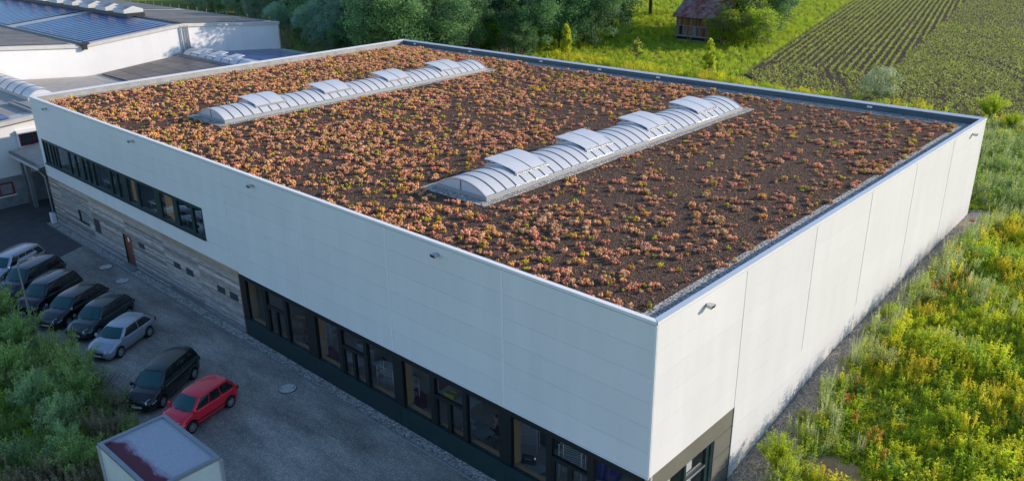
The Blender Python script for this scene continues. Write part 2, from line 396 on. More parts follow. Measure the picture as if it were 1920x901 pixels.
piece('sticker', M['membrane'], wf, -.384,3.1,1.35,-.378,3.32,1.6)
# wood cladding
WOODHOLES = [(-42.62,-.2,-41.26,2.34),(-50.16,1.34,-48.28,2.33),(-47.40,1.28,-46.33,2.28),(-40.2,1.94,-39.3,2.35),(-35.32,1.92,-34.40,2.33),(-33.72,1.90,-32.80,2.35),(-29.98,1.90,-29.05,2.32),(-28.57,1.91,-27.62,2.34)]
XW = [-55.05,-53.0,-47.65,-42.0,-36.4,-31.95,-27.22]
rows = np.linspace(.16,3.9,27)
for k in range(26):
    z0,z1 = rows[k],rows[k+1]
    for a,b in zip(XW,XW[1:]):
        rs=[(a+.006,z0,b-.006,z1-.022)]
        for h in WOODHOLES: rs = rect_sub(rs,h)
        for (x0,q0,x1,q1) in rs:
            if x1-x0<.03 or q1-q0<.02: continue
            mm = M['plank_tan'] if (k>=23 and rnd.random()<.75) or rnd.random()<.03 else M['plank']
            d = rnd.uniform(-.008,.008)
            piece('plank', mm, hall, x0,.012+d,q0,x1,.05+d,q1)
piece('plinth', M['concrete'], hall, -55.1,-.0,-.3,-27.2,.06,.15)
piece('rust_trim', M['wood_jamb'], hall, -55.0,-.004,3.895,-27.2,.06,3.925)
piece('corner_post', M['door'], hall, -27.22,-.01,.0,-27.13,.06,3.9)
dr = empty('door', (-41.94,.0,0), parent=hall)
MB().box(-.66,.10,.04,.66,.15,2.31).build('leaf', M['door'], dr)
MB().box(-.68,.02,.0,-.62,.12,2.34).box(.62,.02,0,.68,.12,2.34).box(-.62,.02,2.28,.62,.12,2.34).build('frame', M['frame'], dr)
MB().box(.48,.03,1.05,.56,.09,1.2).tube((.42,.04,1.12),(.54,.04,1.12),.015).build('handle', M['steel'], dr)
MB().box(-.12,.085,1.85,.12,.097,2.15).build('notice', M['blind'], dr)
MB().box(-.9,-.45,.0,.9,-.03,.10).build('doorstep', M['concrete'], dr)
ww = MB().box(-50.14,.05,1.36,-50.06,.13,2.31).box(-48.38,.05,1.36,-48.30,.13,2.31).box(-50.06,.05,2.23,-48.38,.13,2.31).box(-50.06,.05,1.36,-48.38,.13,1.44).build('small_window', M['frame'], hall)
MB().box(-50.06,.09,1.44,-48.38,.10,2.23).build('pane', M['glass'], ww)
MB().box(-50.1,.16,1.4,-48.3,.17,2.3).build('recess', M['dark'], ww)
for (x0,z0,x1,z1) in WOODHOLES[2:]:
    v = MB().box(x0,.055,z0,x1,.068,z1).build('vent_grille', M['dark'], hall)
    s = MB(); zz=z0+.02
    while zz<z1-.05:
        s.add([(x0+.02,.052,zz+.05),(x1-.02,.052,zz+.05),(x1-.02,.0,zz+.01),(x0+.02,.0,zz+.01),(x0+.02,.052,zz+.06),(x1-.02,.052,zz+.06),(x1-.02,.0,zz+.022),(x0+.02,.0,zz+.022)],[(0,1,2,3),(7,6,5,4),(3,2,6,7),(0,3,7,4),(1,5,6,2)])
        zz+=.10
    s.build('slats', M['vent'], v)
# lettering on the planks: a teal leaf mark and faded blue letters
M['teal'] = mat('faded_teal_paint', (.10,.34,.40), .7); M['blue'] = mat('faded_blue_paint', (.12,.24,.50), .7)
lg = MB()
for k in range(4):
    a = R(35+k*30); c=(-52.25,3.0); 
    ex,ez = c[0]+.42*math.cos(a), c[1]+.36*math.sin(a); nx,nz=-math.sin(a)*.05, math.cos(a)*.05
    mx,mz=(c[0]+ex)/2,(c[1]+ez)/2
    lg.add([(c[0],.0,c[1]),(mx+nx,.0,mz+nz),(ex,.0,ez),(mx-nx,.0,mz-nz),(c[0],.003,c[1]),(mx+nx,.003,mz+nz),(ex,.003,ez),(mx-nx,.003,mz-nz)],[(0,3,2,1),(4,5,6,7)])
lg.build('leaf_emblem', M['teal'], hall)
def letters(x, z, h):
    # faint letter-like strokes: the lettering in the photograph is too small to read
    shapes=[[(0,0,0,1),(0,.55,.5,.55),(.5,0,.5,.55)],[(0,0,0,.6),(.45,0,.45,.6),(0,0,.45,0),(0,.6,.45,.6)],[(0,0,0,.6),(0,.6,.45,.6),(.45,0,.45,.6)],[(0,0,0,1),(0,0,.3,0)],[(0,0,0,.6),(0,0,.45,0),(0,.3,.4,.3),(0,.6,.45,.6)]]
    mb=MB()
    for k in range(7):
        for (a,b,c,d) in shapes[(k*3+1)%5]:
            x0,x1=sorted((a,c)); z0,z1=sorted((b,d)); t=.028
            mb.box(x+(x0)*.55*h*1.6-t/2,.000,z+z0*h-t/2,x+(x1)*.55*h*1.6+t/2,.004,z+z1*h+t/2)
        x+=.36
    return mb
letters(-51.55,2.98,.30).build('faded_lettering', M['blue'], hall)
# office band
of = empty('office_window_band', (0,0,0), parent=hall)
x0,z0,x1,z1 = OFF
fb = MB().box(x0,-.02,z1-.16,x1,.16,z1).box(x0,-.03,z0,x1,.16,z0+.14).box(x0,-.02,z0+.14,x0+.10,.16,z1-.16).box(x1-.08,-.02,z0+.14,x1,.16,z1-.16)
fb.box(x0-.05,-.12,z0-.05,x1+.05,-.031,z0+.02)
fb.build('frame', M['frame'], of)
MUL = [(-53.95,-53.80),(-53.25,-53.02),(-52.62,-52.42),(-51.95,-51.80),(-49.80,-49.55),(-48.62,-48.42),(-47.6,-47.15),(-46.45,-46.28),(-45.62,-45.36),(-42.95,-42.6),(-41.75,-41.55),(-40.95,-40.2),(-38.95,-38.60),(-36.35,-35.62),(-33.95,-33.42),(-31.78,-31.48)]
for a,b in MUL: piece('mullion', M['frame'], of, a,-.005,z0+.14,b,.14,z1-.16)
ed = [x0+.1]+[e for ab in MUL for e in ab]+[x1-.08]
for a,b in zip(ed[::2],ed[1::2]):
    if b-a>.05: piece('pane', M['glass'], of, a,.06,z0+.14,b,.07,z1-.16)
M['curtain'] = mat('brown_curtain', (.62,.34,.15), .8, col2=(.50,.26,.11), ns=9, stretch=(3,1,.2))
M['int_wall'] = mat('office_wall_grey', (.42,.44,.45), .8); M['int_floor'] = mat('workshop_floor_brown', (.62,.50,.41), .6, col2=(.72,.60,.50), ns=14, detail=8)
M['int_dark'] = mat('inner_wall', (.55,.50,.45), .9)
inn = MB().box(-54.9,.35,4.55,-27.5,6,4.6).box(-54.9,6,4.6,-27.5,6.1,8).box(-54.9,.35,7.6,-27.5,6,7.7)
inn.build('office_shell', M['int_wall'], of)
for a,b,m_ in [(-53.7,-53.3,'dark'),(-52.9,-51.9,'dark'),(-49.5,-48.7,'dark'),(-47.1,-46.4,'dark'),(-45.3,-45.1,'dark'),(-42.5,-41.9,'dark'),(-40.1,-39.2,'curtain'),(-35.5,-34.3,'curtain'),(-45.35,-45.2,'dark')]:
    cu=MB(); n=8
    cu.grid([[(a+(b-a)*i/n,.24+(.05 if i%2 else 0),zz) for zz in (5.2,6.75)] for i in range(n+1)]); cu.build('curtain', M[m_], of)
for xa in (-51,-45,-38,-33.2,-31.5):
    MB().box(xa-.8,.6,5.28,xa+.9,1.5,5.33).box(xa-.75,.7,4.6,xa-.7,.75,5.28).box(xa+.8,.7,4.6,xa+.85,.75,5.28).box(xa-.75,1.4,4.6,xa-.7,1.45,5.28).box(xa+.8,1.4,4.6,xa+.85,1.45,5.28).build('desk', M['blind'], of)
for xa in (-37.2,-34.6,-32.6):
    MB().box(xa-.3,.75,5.34,xa+.3,.79,5.62).box(xa-.05,.8,5.33,xa+.05,.85,5.4).box(xa-.2,.9,5.34,xa+.25,1.25,5.36).build('desk_clutter', M['plastic'], of)
# workshop window band
for bi,(bx0,bz0,bx1,bz1) in enumerate(BAYS):
    by = empty('workshop_window', (0,0,0), parent=hall)
    p = [0,.46+.06,2.22,2.58,4.24,4.56,6.30] if bi==0 else [0,.36,2.22,2.52,4.26,4.52,6.42]
    A0=bx0+p[1]; A1=bx0+p[2]; B0=bx0+p[3]; B1=bx0+p[4]; C0=bx0+p[5]; C1=min(bx0+p[6], bx1-.04)
    f=MB().box(bx0,.0,3.60,bx1,.2,3.88).box(bx0,.0,1.17,A0,.2,3.60).box(A1,.0,1.17,B0,.2,3.60).box(B1,.0,1.17,C0,.2,3.60).box(C1,.0,1.17,bx1,.2,3.60)
    f.box(B0,.01,2.64,B1,.18,2.76); mid=(B0+B1)/2; f.box(mid-.10,.01,1.17,mid+.10,.18,2.64).box(B0,.02,2.56,mid-.10,.17,2.639).box(B0,.02,1.171,B0+.1,.17,2.56)
    f.build('frame', M['frame_black'], by)
    for k,(xx0,zz0,xx1,zz1) in enumerate([(A0,1.17,A1,3.6),(B0,2.76,B1,3.6),(B0+.1,1.17,mid-.1,2.56),(mid+.1,1.17,B1,2.64),(C0,1.17,C1,3.6)]):
        piece('pane', M['glass'], by, xx0,.08,zz0,xx1,.09,zz1)
    for (xx0,xx1) in ((A0,A1),(B0,B1),(C0,C1)): piece('inner_sill', M['wood_jamb'], by, xx0,.21,1.10,xx1,.42,1.16)
    piece('jamb_lining', M['wood_jamb'], by, A0-.06,.21,1.17,A0,.60,3.6)
    piece('sill_panel', M['frame'], by, bx0+.01,-.01,.0,bx1-.01,.10,.93)
    piece('sill_flashing', M['frame'], by, bx0+.003,-.06,.94,bx1-.003,.12,1.16)
piece('lower_edge_trim', M['cover'], hall, -27.1,-.035,3.885,-.01,.06,3.925)
shell = MB().box(-54.5,.4,-.05,-.6,35.5,.03).build('workshop_floor', M['int_floor'], hall)
MB().box(-27.45,.4,.03,-27.25,35.5,9.2).build('inner_wall', M['int_dark'], hall)

# roof: deck, parapets, coping
ZR = 9.55
dk=MB()
SKY=[(-15.15-1.6,5.95,-15.15+1.6,30.3),(-39.15-1.6,5.98,-39.15+1.6,30.3)]
rr_=[(-LX+.34,.34,-.36,WY-.34)]
for h in SKY: rr_=rect_sub(rr_,h)
for (x0,y0,x1,y1) in rr_: dk.box(x0,y0,9.2,x1,y1,9.5)
dk.build('roof_deck', M['deck'], hall)
def coping(a,b,inn_,nm='coping'):      # a,b outer edge points, inn_ inward unit vector; slopes inwards
    ax,ay=a; bx,by=b; ix,iy=inn_; wd=.29
    o=-.02
    A=[(ax+ix*o,ay+iy*o),(bx+ix*o,by+iy*o)]; B=[(ax+ix*wd+ (bx-ax)/abs(bx-ax or 1)*wd*(1 if bx!=ax else 0), ay+iy*wd+(by-ay)/abs(by-ay or 1)*wd*(1 if by!=ay else 0)),(bx+ix*wd-(bx-ax)/abs(bx-ax or 1)*wd*(1 if bx!=ax else 0),by+iy*wd-(by-ay)/abs(by-ay or 1)*wd*(1 if by!=ay else 0))]
    z0,z1,t=10.03,9.965,.12
    vs=[(A[0][0],A[0][1],z0),(A[1][0],A[1][1],z0),(B[1][0],B[1][1],z1),(B[0][0],B[0][1],z1),(A[0][0],A[0][1],z0-t),(A[1][0],A[1][1],z0-t),(B[1][0],B[1][1],z1-.05),(B[0][0],B[0][1],z1-.05)]
    MB().add(vs,[(0,1,2,3),(7,6,5,4),(0,4,5,1),(2,6,7,3)]).build(nm, M['coping'], hall)
coping((-LX,0),(0,0),(0,1)); coping((0,0),(0,WY),(-1,0)); coping((0,WY),(-LX,WY),(0,-1)); coping((-LX,WY),(-LX,0),(1,0))
pp=MB().box(-LX+.28,WY-.30,9.5,-.28,WY-.28,9.93).box(-.30,.28,9.5,-.28,WY-.30,9.93).box(-LX+.28,.27,9.5,-.28,.29,9.93)
pp.build('parapet_lining', M['membrane'], hall)
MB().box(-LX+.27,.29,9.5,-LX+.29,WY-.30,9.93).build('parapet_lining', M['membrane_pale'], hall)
# substrate sheet with gentle unevenness, gravel borders
def uneven(x,y): return ZR + .012*math.sin(x*1.3+y*.7)+.012*math.sin(x*.45-y*1.1)
gx=np.linspace(-LX+1.0,-1.25,90); gy=np.linspace(.42,WY-1.35,60)
mb=MB(); mb.grid([[(x,y,uneven(x,y)) for y in gy] for x in gx], flip=True)
def _hid(f):
    cx=sum(mb.v[i][0] for i in f)/4; cy=sum(mb.v[i][1] for i in f)/4
    return any(a+.3<cx<c-.3 and b+.3<cy<d-.3 for a,b,c,d in SKY)
mb.f=[f for f in mb.f if not _hid(f)]; mb.m=[0]*len(mb.f)
mb.build('roof_substrate', M['substrate'], hall, True)
for k,(x0,y0,x1,y1) in enumerate([(-LX+.29,.29,-.30,.42),(-1.25,.42,-.30,WY-.30),(-LX+.29,WY-1.35,-1.25,WY-.30),(-LX+.29,.42,-LX+1.0,WY-1.35)]):
    MB().box(x0,y0,9.501,x1,y1,9.56+k*.002).build('gravel_border', M['gravel'], hall)
for x in (-53.0,-45.0,-36.0,-29.5,-23.7,-7.0):
    MB().box(x-.17,WY-.36,9.72,x+.17,WY-.301,9.84).build('overflow_outlet', M['cover'], hall)

# barrel skylights
def skylight(cx, y0, y1, n):
    s = empty('skylight', (cx,0,0), parent=hall)
    hw=1.70; z0=9.78; rise=.54; L_=y1-y0
    def arc(t, off=0):            # t 0..1 from -x to +x
        Rr=(hw*hw+rise*rise)/(2*rise); a0=math.asin(hw/Rr); a=-a0+2*a0*t
        return (Rr+off)*math.sin(a), z0-(Rr-rise)+(Rr+off)*math.cos(a)
    MB().box(-hw-.06,y0-.02,9.2,-hw+.1,y1+.02,z0-.012).box(hw-.1,y0-.02,9.2,hw+.06,y1+.02,z0-.012).box(-hw+.1,y0-.02,9.2,hw-.1,y0+.1,z0-.012).box(-hw+.1,y1-.1,9.2,hw-.1,y1+.02,z0-.012).build('curb', M['curb'], s)
    MB().box(-hw-.62,y0-.62,9.52,-hw-.06,y1+.95,9.585).box(hw+.06,y0-.62,9.52,hw+.46,y1+.95,9.585).box(-hw-.06,y0-.62,9.52,hw+.06,y0-.02,9.585).box(-hw-.06,y1+.02,9.52,hw+.06,y1+.95,9.585).build('gravel_bed', M['gravel'], s)
    m=MB(); NA=20; m.grid([[(arc(i/NA)[0],y,arc(i/NA)[1]) for y in (y0,y1)] for i in range(NA+1)], flip=True)
    m.build('glazing', M['glazing'], s, True)
    for yy,fl in ((y0+.004,0),(y1-.004,1)):
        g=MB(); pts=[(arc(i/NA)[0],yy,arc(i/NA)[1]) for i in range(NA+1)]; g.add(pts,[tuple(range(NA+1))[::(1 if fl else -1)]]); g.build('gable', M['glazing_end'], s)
        q=MB(); 
        for i in range(NA):
            a=arc(i/NA,.025); b=arc((i+1)/NA,.025); c=arc((i+1)/NA,-.04); d=arc(i/NA,-.04)
            ya,yb=(yy-.035,yy+.03)
            q.add([(a[0],ya,a[1]),(b[0],ya,b[1]),(c[0],ya,c[1]),(d[0],ya,d[1]),(a[0],yb,a[1]),(b[0],yb,b[1])],[(0,1,2,3),(0,4,5,1)])
        q.build('gable_frame', M['alu'], s)
        MB().box(-.025,yy-.02,z0,.025,yy+.02,z0+rise-.03).build('gable_mullion', M['rib'], s)
    rb=None
    for k in range(1,n):
        y=y0+L_*k/n
        if rb is None:
            q=MB()
            for i in range(NA):
                a=arc(i/NA,.018); b=arc((i+1)/NA,.018); c=arc(i/NA,.0); d=arc((i+1)/NA,.0)
                q.add([(a[0],-.03,a[1]),(b[0],-.03,b[1]),(b[0],.03,b[1]),(a[0],.03,a[1]),(c[0],-.03,c[1]),(d[0],-.03,d[1]),(d[0],.03,d[1]),(c[0],.03,c[1])],[(3,2,1,0),(0,1,5,4),(2,3,7,6)])
            rb=q.mesh('rib', M['rib'])
        o=bpy.data.objects.new('rib', rb); link(o, s); o.location=(0,y,0)
    for sx in (-1,1):
        piece('eave_trim', M['alu'], s, sx*hw-.05 if sx<0 else hw-.02, y0-.03, z0-.05, -hw+.02 if sx<0 else hw+.05, y1+.03, z0+.03)
    # opened smoke vents, hinged along their +x side
    for (a,b) in ((8.60,11.0),(14.25,16.65),(20.15,22.5),(25.75,28.15)):
        v=empty('smoke_vent', (0,0,0), parent=s)
        hx,hz=arc(.80); hx-=.0; hz+=.10
        # vent lid: follows the barrel but is tilted open about its hinge
        ang=R(10)
        def lid(t,off=0):
            x_,z_=arc(.80-.60*t, .07+off); dx,dz=x_-hx,z_-hz
            fx_,fz_=arc(.20,.07); lin=(fz_-hz)*t; dz=lin+(dz-off-lin)*.55+off     # flatter than the barrel
            return hx+dx*math.cos(ang)+dz*math.sin(ang), hz-dx*math.sin(ang)+dz*math.cos(ang)
        g=MB(); K=10
        top=[[(lid(i/K)[0],y,lid(i/K)[1]) for y in (a,b)] for i in range(K+1)]
        bot=[[(lid(i/K,-.06)[0],y,lid(i/K,-.06)[1]) for y in (a,b)] for i in range(K+1)]
        g.grid(top); g.grid(bot, flip=True)
        for j in (0,1):
            for i in range(K):
                q=[top[i][j],top[i+1][j],bot[i+1][j],bot[i][j]]; g.add(q if j else q[::-1],[(0,1,2,3)])
        for i in (0,K):
            q=[top[i][0],top[i][1],bot[i][1],bot[i][0]]; g.add(q if i else q[::-1],[(0,1,2,3)])
        g.build('lid', M['glazing'], v, False)
        # frame around the opening
        fr=MB()
        for yy in (a+.03,b-.03):
            for i in range(K):
                p0=arc(.80-.60*i/K,.01); p1=arc(.80-.60*(i+1)/K,.01); 
                fr.add([(p0[0],yy-.03,p0[1]),(p1[0],yy-.03,p1[1]),(p1[0],yy-.03,p1[1]+.10),(p0[0],yy-.03,p0[1]+.10),(p0[0],yy+.03,p0[1]),(p1[0],yy+.03,p1[1]),(p1[0],yy+.03,p1[1]+.10),(p0[0],yy+.03,p0[1]+.10)],[(0,1,2,3),(7,6,5,4),(3,2,6,7)])
        p=arc(.2,.0); fr.box(p[0]-.03,a,p[1],p[0]+.03,b,p[1]+.12)
        fr.build('frame', M['alu'], v)
        p=arc(.815,.03); MB().box(p[0]-.06,a-.02,p[1]-.09,p[0]+.07,b+.02,p[1]+.035).build('hinge_rail', M['alu'], v)
        q=MB()
        for i in range(K):
            p0=lid(i/K,.012); p1=lid((i+1)/K,.012); p2=lid(i/K,0); p3=lid((i+1)/K,0); yy=(a+b)/2
            q.add([(p0[0],yy-.022,p0[1]),(p1[0],yy-.022,p1[1]),(p1[0],yy+.022,p1[1]),(p0[0],yy+.022,p0[1])],[(0,1,2,3)])
        q.build('lid_rib', M['rib'], v)
        q=MB()
        for t in (.0,.5,1.):
            yy=a+(b-a)*t*.98; p1=lid(.95,-.06); p0=arc(.3,.02); q.tube((p0[0],yy+.03,p0[1]),(p1[0],yy+.03,p1[1]),.02,6)
        q.build('strut', M['steel'], v)
    return s
skylight(-15.15,5.87,30.4,34)
skylight(-39.15,5.90,30.4,34)

# facade spotlights
def spot(loc, rz):
    s=empty('spotlight', loc, rz, hall); s.scale=(.85,.85,.85)     # local -y points away from the wall
    MB().box(-.05,-.06,-.06,.05,0,.06).build('bracket', M['steel'], s)
    MB().add([(-.13,-.06,-.07),(.13,-.06,-.07),(.13,-.06,.06),(-.13,-.06,.06),(-.17,-.30,-.10),(.17,-.30,-.10),(.17,-.34,.05),(-.17,-.34,.05)],[(0,1,2,3),(0,4,5,1),(2,6,7,3),(1,5,6,2),(3,7,4,0)]).build('housing', M['verge'], s)
    MB().add([(-.15,-.305,-.085),(.15,-.305,-.085),(.15,-.335,.035),(-.15,-.335,.035)],[(0,1,2,3)]).build('lens', M['dark'], s)
for x in (-51.9,-38.0,-24.3,-10.45): spot((x,0,9.55),0)
for y in (3.1,33.6): spot((0,y,9.53),R(90))

# ------------------------------------------------------------------ stonecrop on the roof
def blob_clump(cols, nb, rad, bs, hs, seed):
    g=np.random.default_rng(seed); V=[];F=[];MI=[];n=0
    for k in range(nb):
        a=g.uniform(0,6.28); r=rad*math.sqrt(g.uniform(0,1)); s=bs*g.uniform(.6,1.25); hh=hs*g.uniform(.5,1.2)
        v=ICV*np.array([s,s,s*.62])*(1+g.normal(0,.16,(12,1))); v[:,0]+=r*math.cos(a); v[:,1]+=r*math.sin(a); v[:,2]+=hh
        V.append(v); F+= [(p+n,q+n,t+n) for p,q,t in ICF]; MI += [int(g.integers(0,2))]*20; n+=12
        # stalk foliage below the head
        w_=s*.55; st=np.array([(-w_,-w_,0),(w_,-w_,0),(w_,w_,0),(-w_,w_,0),(0,0,hh)])+np.array([r*math.cos(a),r*math.sin(a),-.01])
        V.append(st); F+=[(n,n+1,n+4),(n+1,n+2,n+4),(n+2,n+3,n+4),(n+3,n,n+4)]; MI+=[2]*4; n+=5
    return big_mesh('stonecrop_clump', cols, np.concatenate(V), np.array(F), MI)
SC = {}
SC['stem'] = mat('stonecrop_stem', (.45,.20,.10), .8, rand=.2)
def smat(n,c,c2): return mat(n,c,.75,col2=c2,ns=14,rand=.22,hrand=.012,bump=.8,bs=90,bdist=.01,spec=.2,trans=.32)
SC['pink']=smat('stonecrop_pink',(0.84, 0.33, 0.19),(0.88, 0.47, 0.3)); SC['salmon']=smat('stonecrop_salmon',(0.88, 0.5, 0.26),(0.9, 0.62, 0.36))
SC['orange']=smat('stonecrop_orange',(0.86, 0.46, 0.1),(0.9, 0.6, 0.18)); SC['red']=smat('stonecrop_red',(0.68, 0.17, 0.1),(0.76, 0.27, 0.16))
SC['lime']=smat('stonecrop_lime',(0.66, 0.68, 0.02),(0.78, 0.74, 0.04)); SC['gold']=smat('stonecrop_gold',(0.76, 0.62, 0.05),(0.82, 0.68, 0.08)); SC['green']=smat('stonecrop_green',(0.28, 0.38, 0.05),(0.36, 0.46, 0.07))
def cl(a,b,nb,rad,bs,hs,sd): return blob_clump([SC[a],SC[b],SC['stem']],nb,rad,bs,hs,sd)
KINDS = [('pink',[cl('pink','salmon',11,.19,.07,.11,1),cl('pink','red',9,.16,.065,.10,2),cl('salmon','pink',15,.25,.07,.12,3)]),
         ('salmon',[cl('salmon','salmon',12,.20,.072,.13,4),cl('salmon','orange',8,.14,.07,.10,5),cl('salmon','pink',17,.28,.068,.12,6)]),
         ('orange',[cl('orange','salmon',12,.18,.075,.13,7),cl('orange','orange',14,.2,.08,.16,8)]),
         ('red',[cl('red','pink',9,.17,.055,.08,9)]),
         ('yellow-green',[cl('lime','gold',8,.12,.06,.10,10),cl('lime','green',9,.14,.055,.09,11),cl('gold','lime',13,.17,.06,.12,12)])]
protos=[]; kind_of=[]
for ki,(kn,ms) in enumerate(KINDS):
    for m_ in ms: protos.append(m_); kind_of.append(ki)
# value noise for patchy cover
def vnoise(seed, sc):
    g=np.random.default_rng(seed); T=g.random((64,64))
    def f(x,y):
        x=np.asarray(x)*sc+31.3; y=np.asarray(y)*sc+17.7; i=np.floor(x).astype(int); j=np.floor(y).astype(int); u=x-i; v=y-j
        u=u*u*(3-2*u); v=v*v*(3-2*v); a=T[i%64,j%64]; b=T[(i+1)%64,j%64]; c=T[i%64,(j+1)%64]; d=T[(i+1)%64,(j+1)%64]
        return (a*(1-u)+b*u)*(1-v)+(c*(1-u)+d*u)*v
    return f
n1=vnoise(1,.16); n2=vnoise(2,.5); n3=vnoise(3,1.3)
Nc=52000
X=nr.uniform(-LX+1.05,-1.1,Nc); Y=nr.uniform(.5,WY-1.2,Nc)
dens = .27+ .24*np.clip((-X-14)/38,0,1) + .10*(Y>26)
dens = np.where((X>-13.2), .20+.06*np.sin(Y*.3)+.12*np.clip((9-Y)/9,0,1), dens)
dens = np.where((X<-48)&(Y>6)&(Y<12), dens*.75, dens)
# denser drift along the long facade and near the far corner
dens += .22*np.clip((3.2-Y)/3.2,0,1) + .12*np.clip((-X-30)/20,0,1)*np.clip((Y-24)/8,0,1)
for bx,by,br in ((-30.5,4.2,2.6),(-12,14,4),(-29,18,4.2),(-8.5,24,3.5),(-47,17,3),(-50,4,3)): dens = dens*(1-.65*np.exp(-((X-bx)**2+(Y-by)**2)/br**2))
pr_ = (.10+dens)*np.clip((n1(X,Y)*.5+n2(X,Y)*.5-.08)*1.7,0.25,1.3)*np.clip(.6+.8*n3(X,Y),0,1.4)
keep = nr.random(Nc) < pr_*.62
for cx in (-15.15,-39.15): keep &= ~((X>cx-2.6)&(X<cx+2.45)&(Y>5.1)&(Y<31.3)) | ((nr.random(Nc)<.10)&(X<cx-2.1)&(Y>5.1)&(Y<31.3)&(X>cx-2.6))
X=X[keep]; Y=Y[keep]; n=len(X)
kp = np.array([.28,.43,.13,.05,.11]); ylw = np.clip((n2(Y*.7,X*.7)-.6)*3,0,1)
kd = np.array([nr.choice(5, p=(kp*np.array([1,1,1,1,1+3*ylw[i]]))/ (kp*np.array([1,1,1,1,1+3*ylw[i]])).sum()) for i in range(n)])
ID = np.array([nr.choice([k for k,q in enumerate(kind_of) if q==kd[i]]) for i in range(n)])
S = nr.uniform(.42,.86,n)*np.where(nr.random(n)<.25,.7,1.0)*np.where(nr.random(n)<.06,1.35,1.); RZ = nr.uniform(0,6.28,n)
Z = np.array([uneven(a,b) for a,b in zip(X,Y)])
dist = (X-CAM.x)**2+(Y-CAM.y)**2; rank = np.argsort(dist/ (S**2))
near = rank[:290]; far = rank[290:]
glab = {0:'pinkish stonecrop clump growing on the near part of the brown roof', 1:'salmon coloured stonecrop clump growing on the near part of the brown roof', 2:'orange stonecrop clump growing on the near part of the brown roof',
        3:'dark red stonecrop clump growing on the near part of the brown roof', 4:'yellow-green stonecrop clump growing on the near part of the brown roof'}
for i in near:
    o=bpy.data.objects.new('stonecrop', protos[ID[i]]); link(o); o.location=(X[i],Y[i],Z[i]); o.rotation_euler=(0,0,RZ[i]); o.scale=(S[i],S[i],S[i]*1.35)
    tag(o, glab[int(kd[i])], 'plant', KINDS[int(kd[i])][0]+' stonecrop clumps on the roof')
scatter('stonecrop_carpet', protos, np.stack([X[far],Y[far],Z[far]],1), np.stack([0*RZ[far],0*RZ[far],RZ[far]],1), np.stack([S[far],S[far],S[far]*1.35],1), ID[far], label='carpet of pink, orange and yellow stonecrop clumps over the flat roof', cat='stonecrop')
# tiny seedlings
tiny = [blob_clump([SC['red'],SC['pink'],SC['stem']],3,.07,.035,.03,31), blob_clump([SC['salmon'],SC['orange'],SC['stem']],3,.06,.035,.04,32), blob_clump([SC['green'],SC['lime'],SC['stem']],3,.06,.03,.03,33)]
Nt=9000; X2=nr.uniform(-LX+1.05,-1.1,Nt); Y2=nr.uniform(.45,WY-1.2,Nt); k2=nr.random(Nt)<np.clip(n2(X2,Y2)*1.5-.2,.1,1)
for cx in (-15.15,-39.15): k2 &= ~((X2>cx-2.4)&(X2<cx+2.4)&(Y2>5.2)&(Y2<31.2))
X2=X2[k2];Y2=Y2[k2]; n=len(X2); r2=nr.uniform(0,6.28,n); s2=nr.uniform(.5,1.3,n)
scatter('stonecrop_seedlings', tiny, np.stack([X2,Y2,np.full(n,ZR)],1), np.stack([r2*0,r2*0,r2],1), np.stack([s2]*3,1), nr.choice(3,n,p=[.4,.42,.18]), label='tiny stonecrop seedlings scattered between the clumps on the roof', cat='stonecrop')
# pale dry stalks standing on the roof
for (px,py) in ((-3.39,2.93),(-46.3,5.2),(-33.4,1.9),(-44.0,3.1)):
    o=MB().tube((0,0,0),(.01,.02,.26),.012,5).tube((.01,.02,.24),(-.05,.02,.28),.02,5).build('dry_stalk', M['blind']); o.location=(px,py,ZR)
tag(bpy.data.objects['dry_stalk'],'pale dry stalk standing alone near the right front corner of the roof','stalk')
tag(bpy.data.objects['dry_stalk.001'],'pale dry stalk at the back left of the roof before the left skylight','stalk')
tag(bpy.data.objects['dry_stalk.002'],'pale dry stalk in the bare patch behind the middle of the long facade','stalk')
tag(bpy.data.objects['dry_stalk.003'],'pale dry stalk just left of the near end of the left skylight','stalk')
#PART2
# ------------------------------------------------------------------ low hall and big hall on the left
RY = [-12,5.0,13.7,24.7,37.4]; RZl = [6.2,7.4,6.62,7.62,6.6]
def zl(y): return float(np.interp(y, RY, RZl))
low = empty('low_hall', (-62.3,0,0)); tag(low, 'low grey roofed hall with solar panels and two red framed windows at the far left', 'building')
def shift(o): o.location = (62.3,0,0); return o
def lowpart(o): o.location = o.location + Vector((62.3,0,0)); return o
mb=MB(); xs_=[-79.9,-62.0]
for (ya,yb) in zip(RY,RY[1:]):
    mb.add([(xs_[0],ya,zl(ya)),(xs_[1],ya,zl(ya)),(xs_[1],yb,zl(yb)),(xs_[0],yb,zl(yb)),(xs_[0],ya,zl(ya)-.25),(xs_[1],ya,zl(ya)-.25),(xs_[1],yb,zl(yb)-.25),(xs_[0],yb,zl(yb)-.25)],[(0,1,2,3),(7,6,5,4),(1,5,6,2)])
lowpart(mb.build('roof', M['roof_grey'], low))
wl = MB()
YW=[-12,5.0,13.7,24.7,37.3]
for (ya,yb) in zip(YW,YW[1:]):
    wl.add([(-62.3,ya,2.5),(-62.3,yb,2.5),(-62.3,yb,zl(yb)-.26),(-62.3,ya,zl(ya)-.26)],[(0,1,2,3)])
wl.add([(-80,37.3,-1),(-62.3,37.3,-1),(-62.3,37.3,6.4),(-80,37.3,6.4)],[(3,2,1,0)])
lowpart(wl.build('wall', M['white_sheet'], low))
lowpart(MB().box(-62.6,-12,-.3,-62.25,37.3,2.5).build('plinth', M['concrete'], low))
y=-11.5
while y<36: lowpart(piece('joint', M['roof_grey'], low, -62.3,y,2.6,-62.288,y+.02,6.2)); y+=2.4
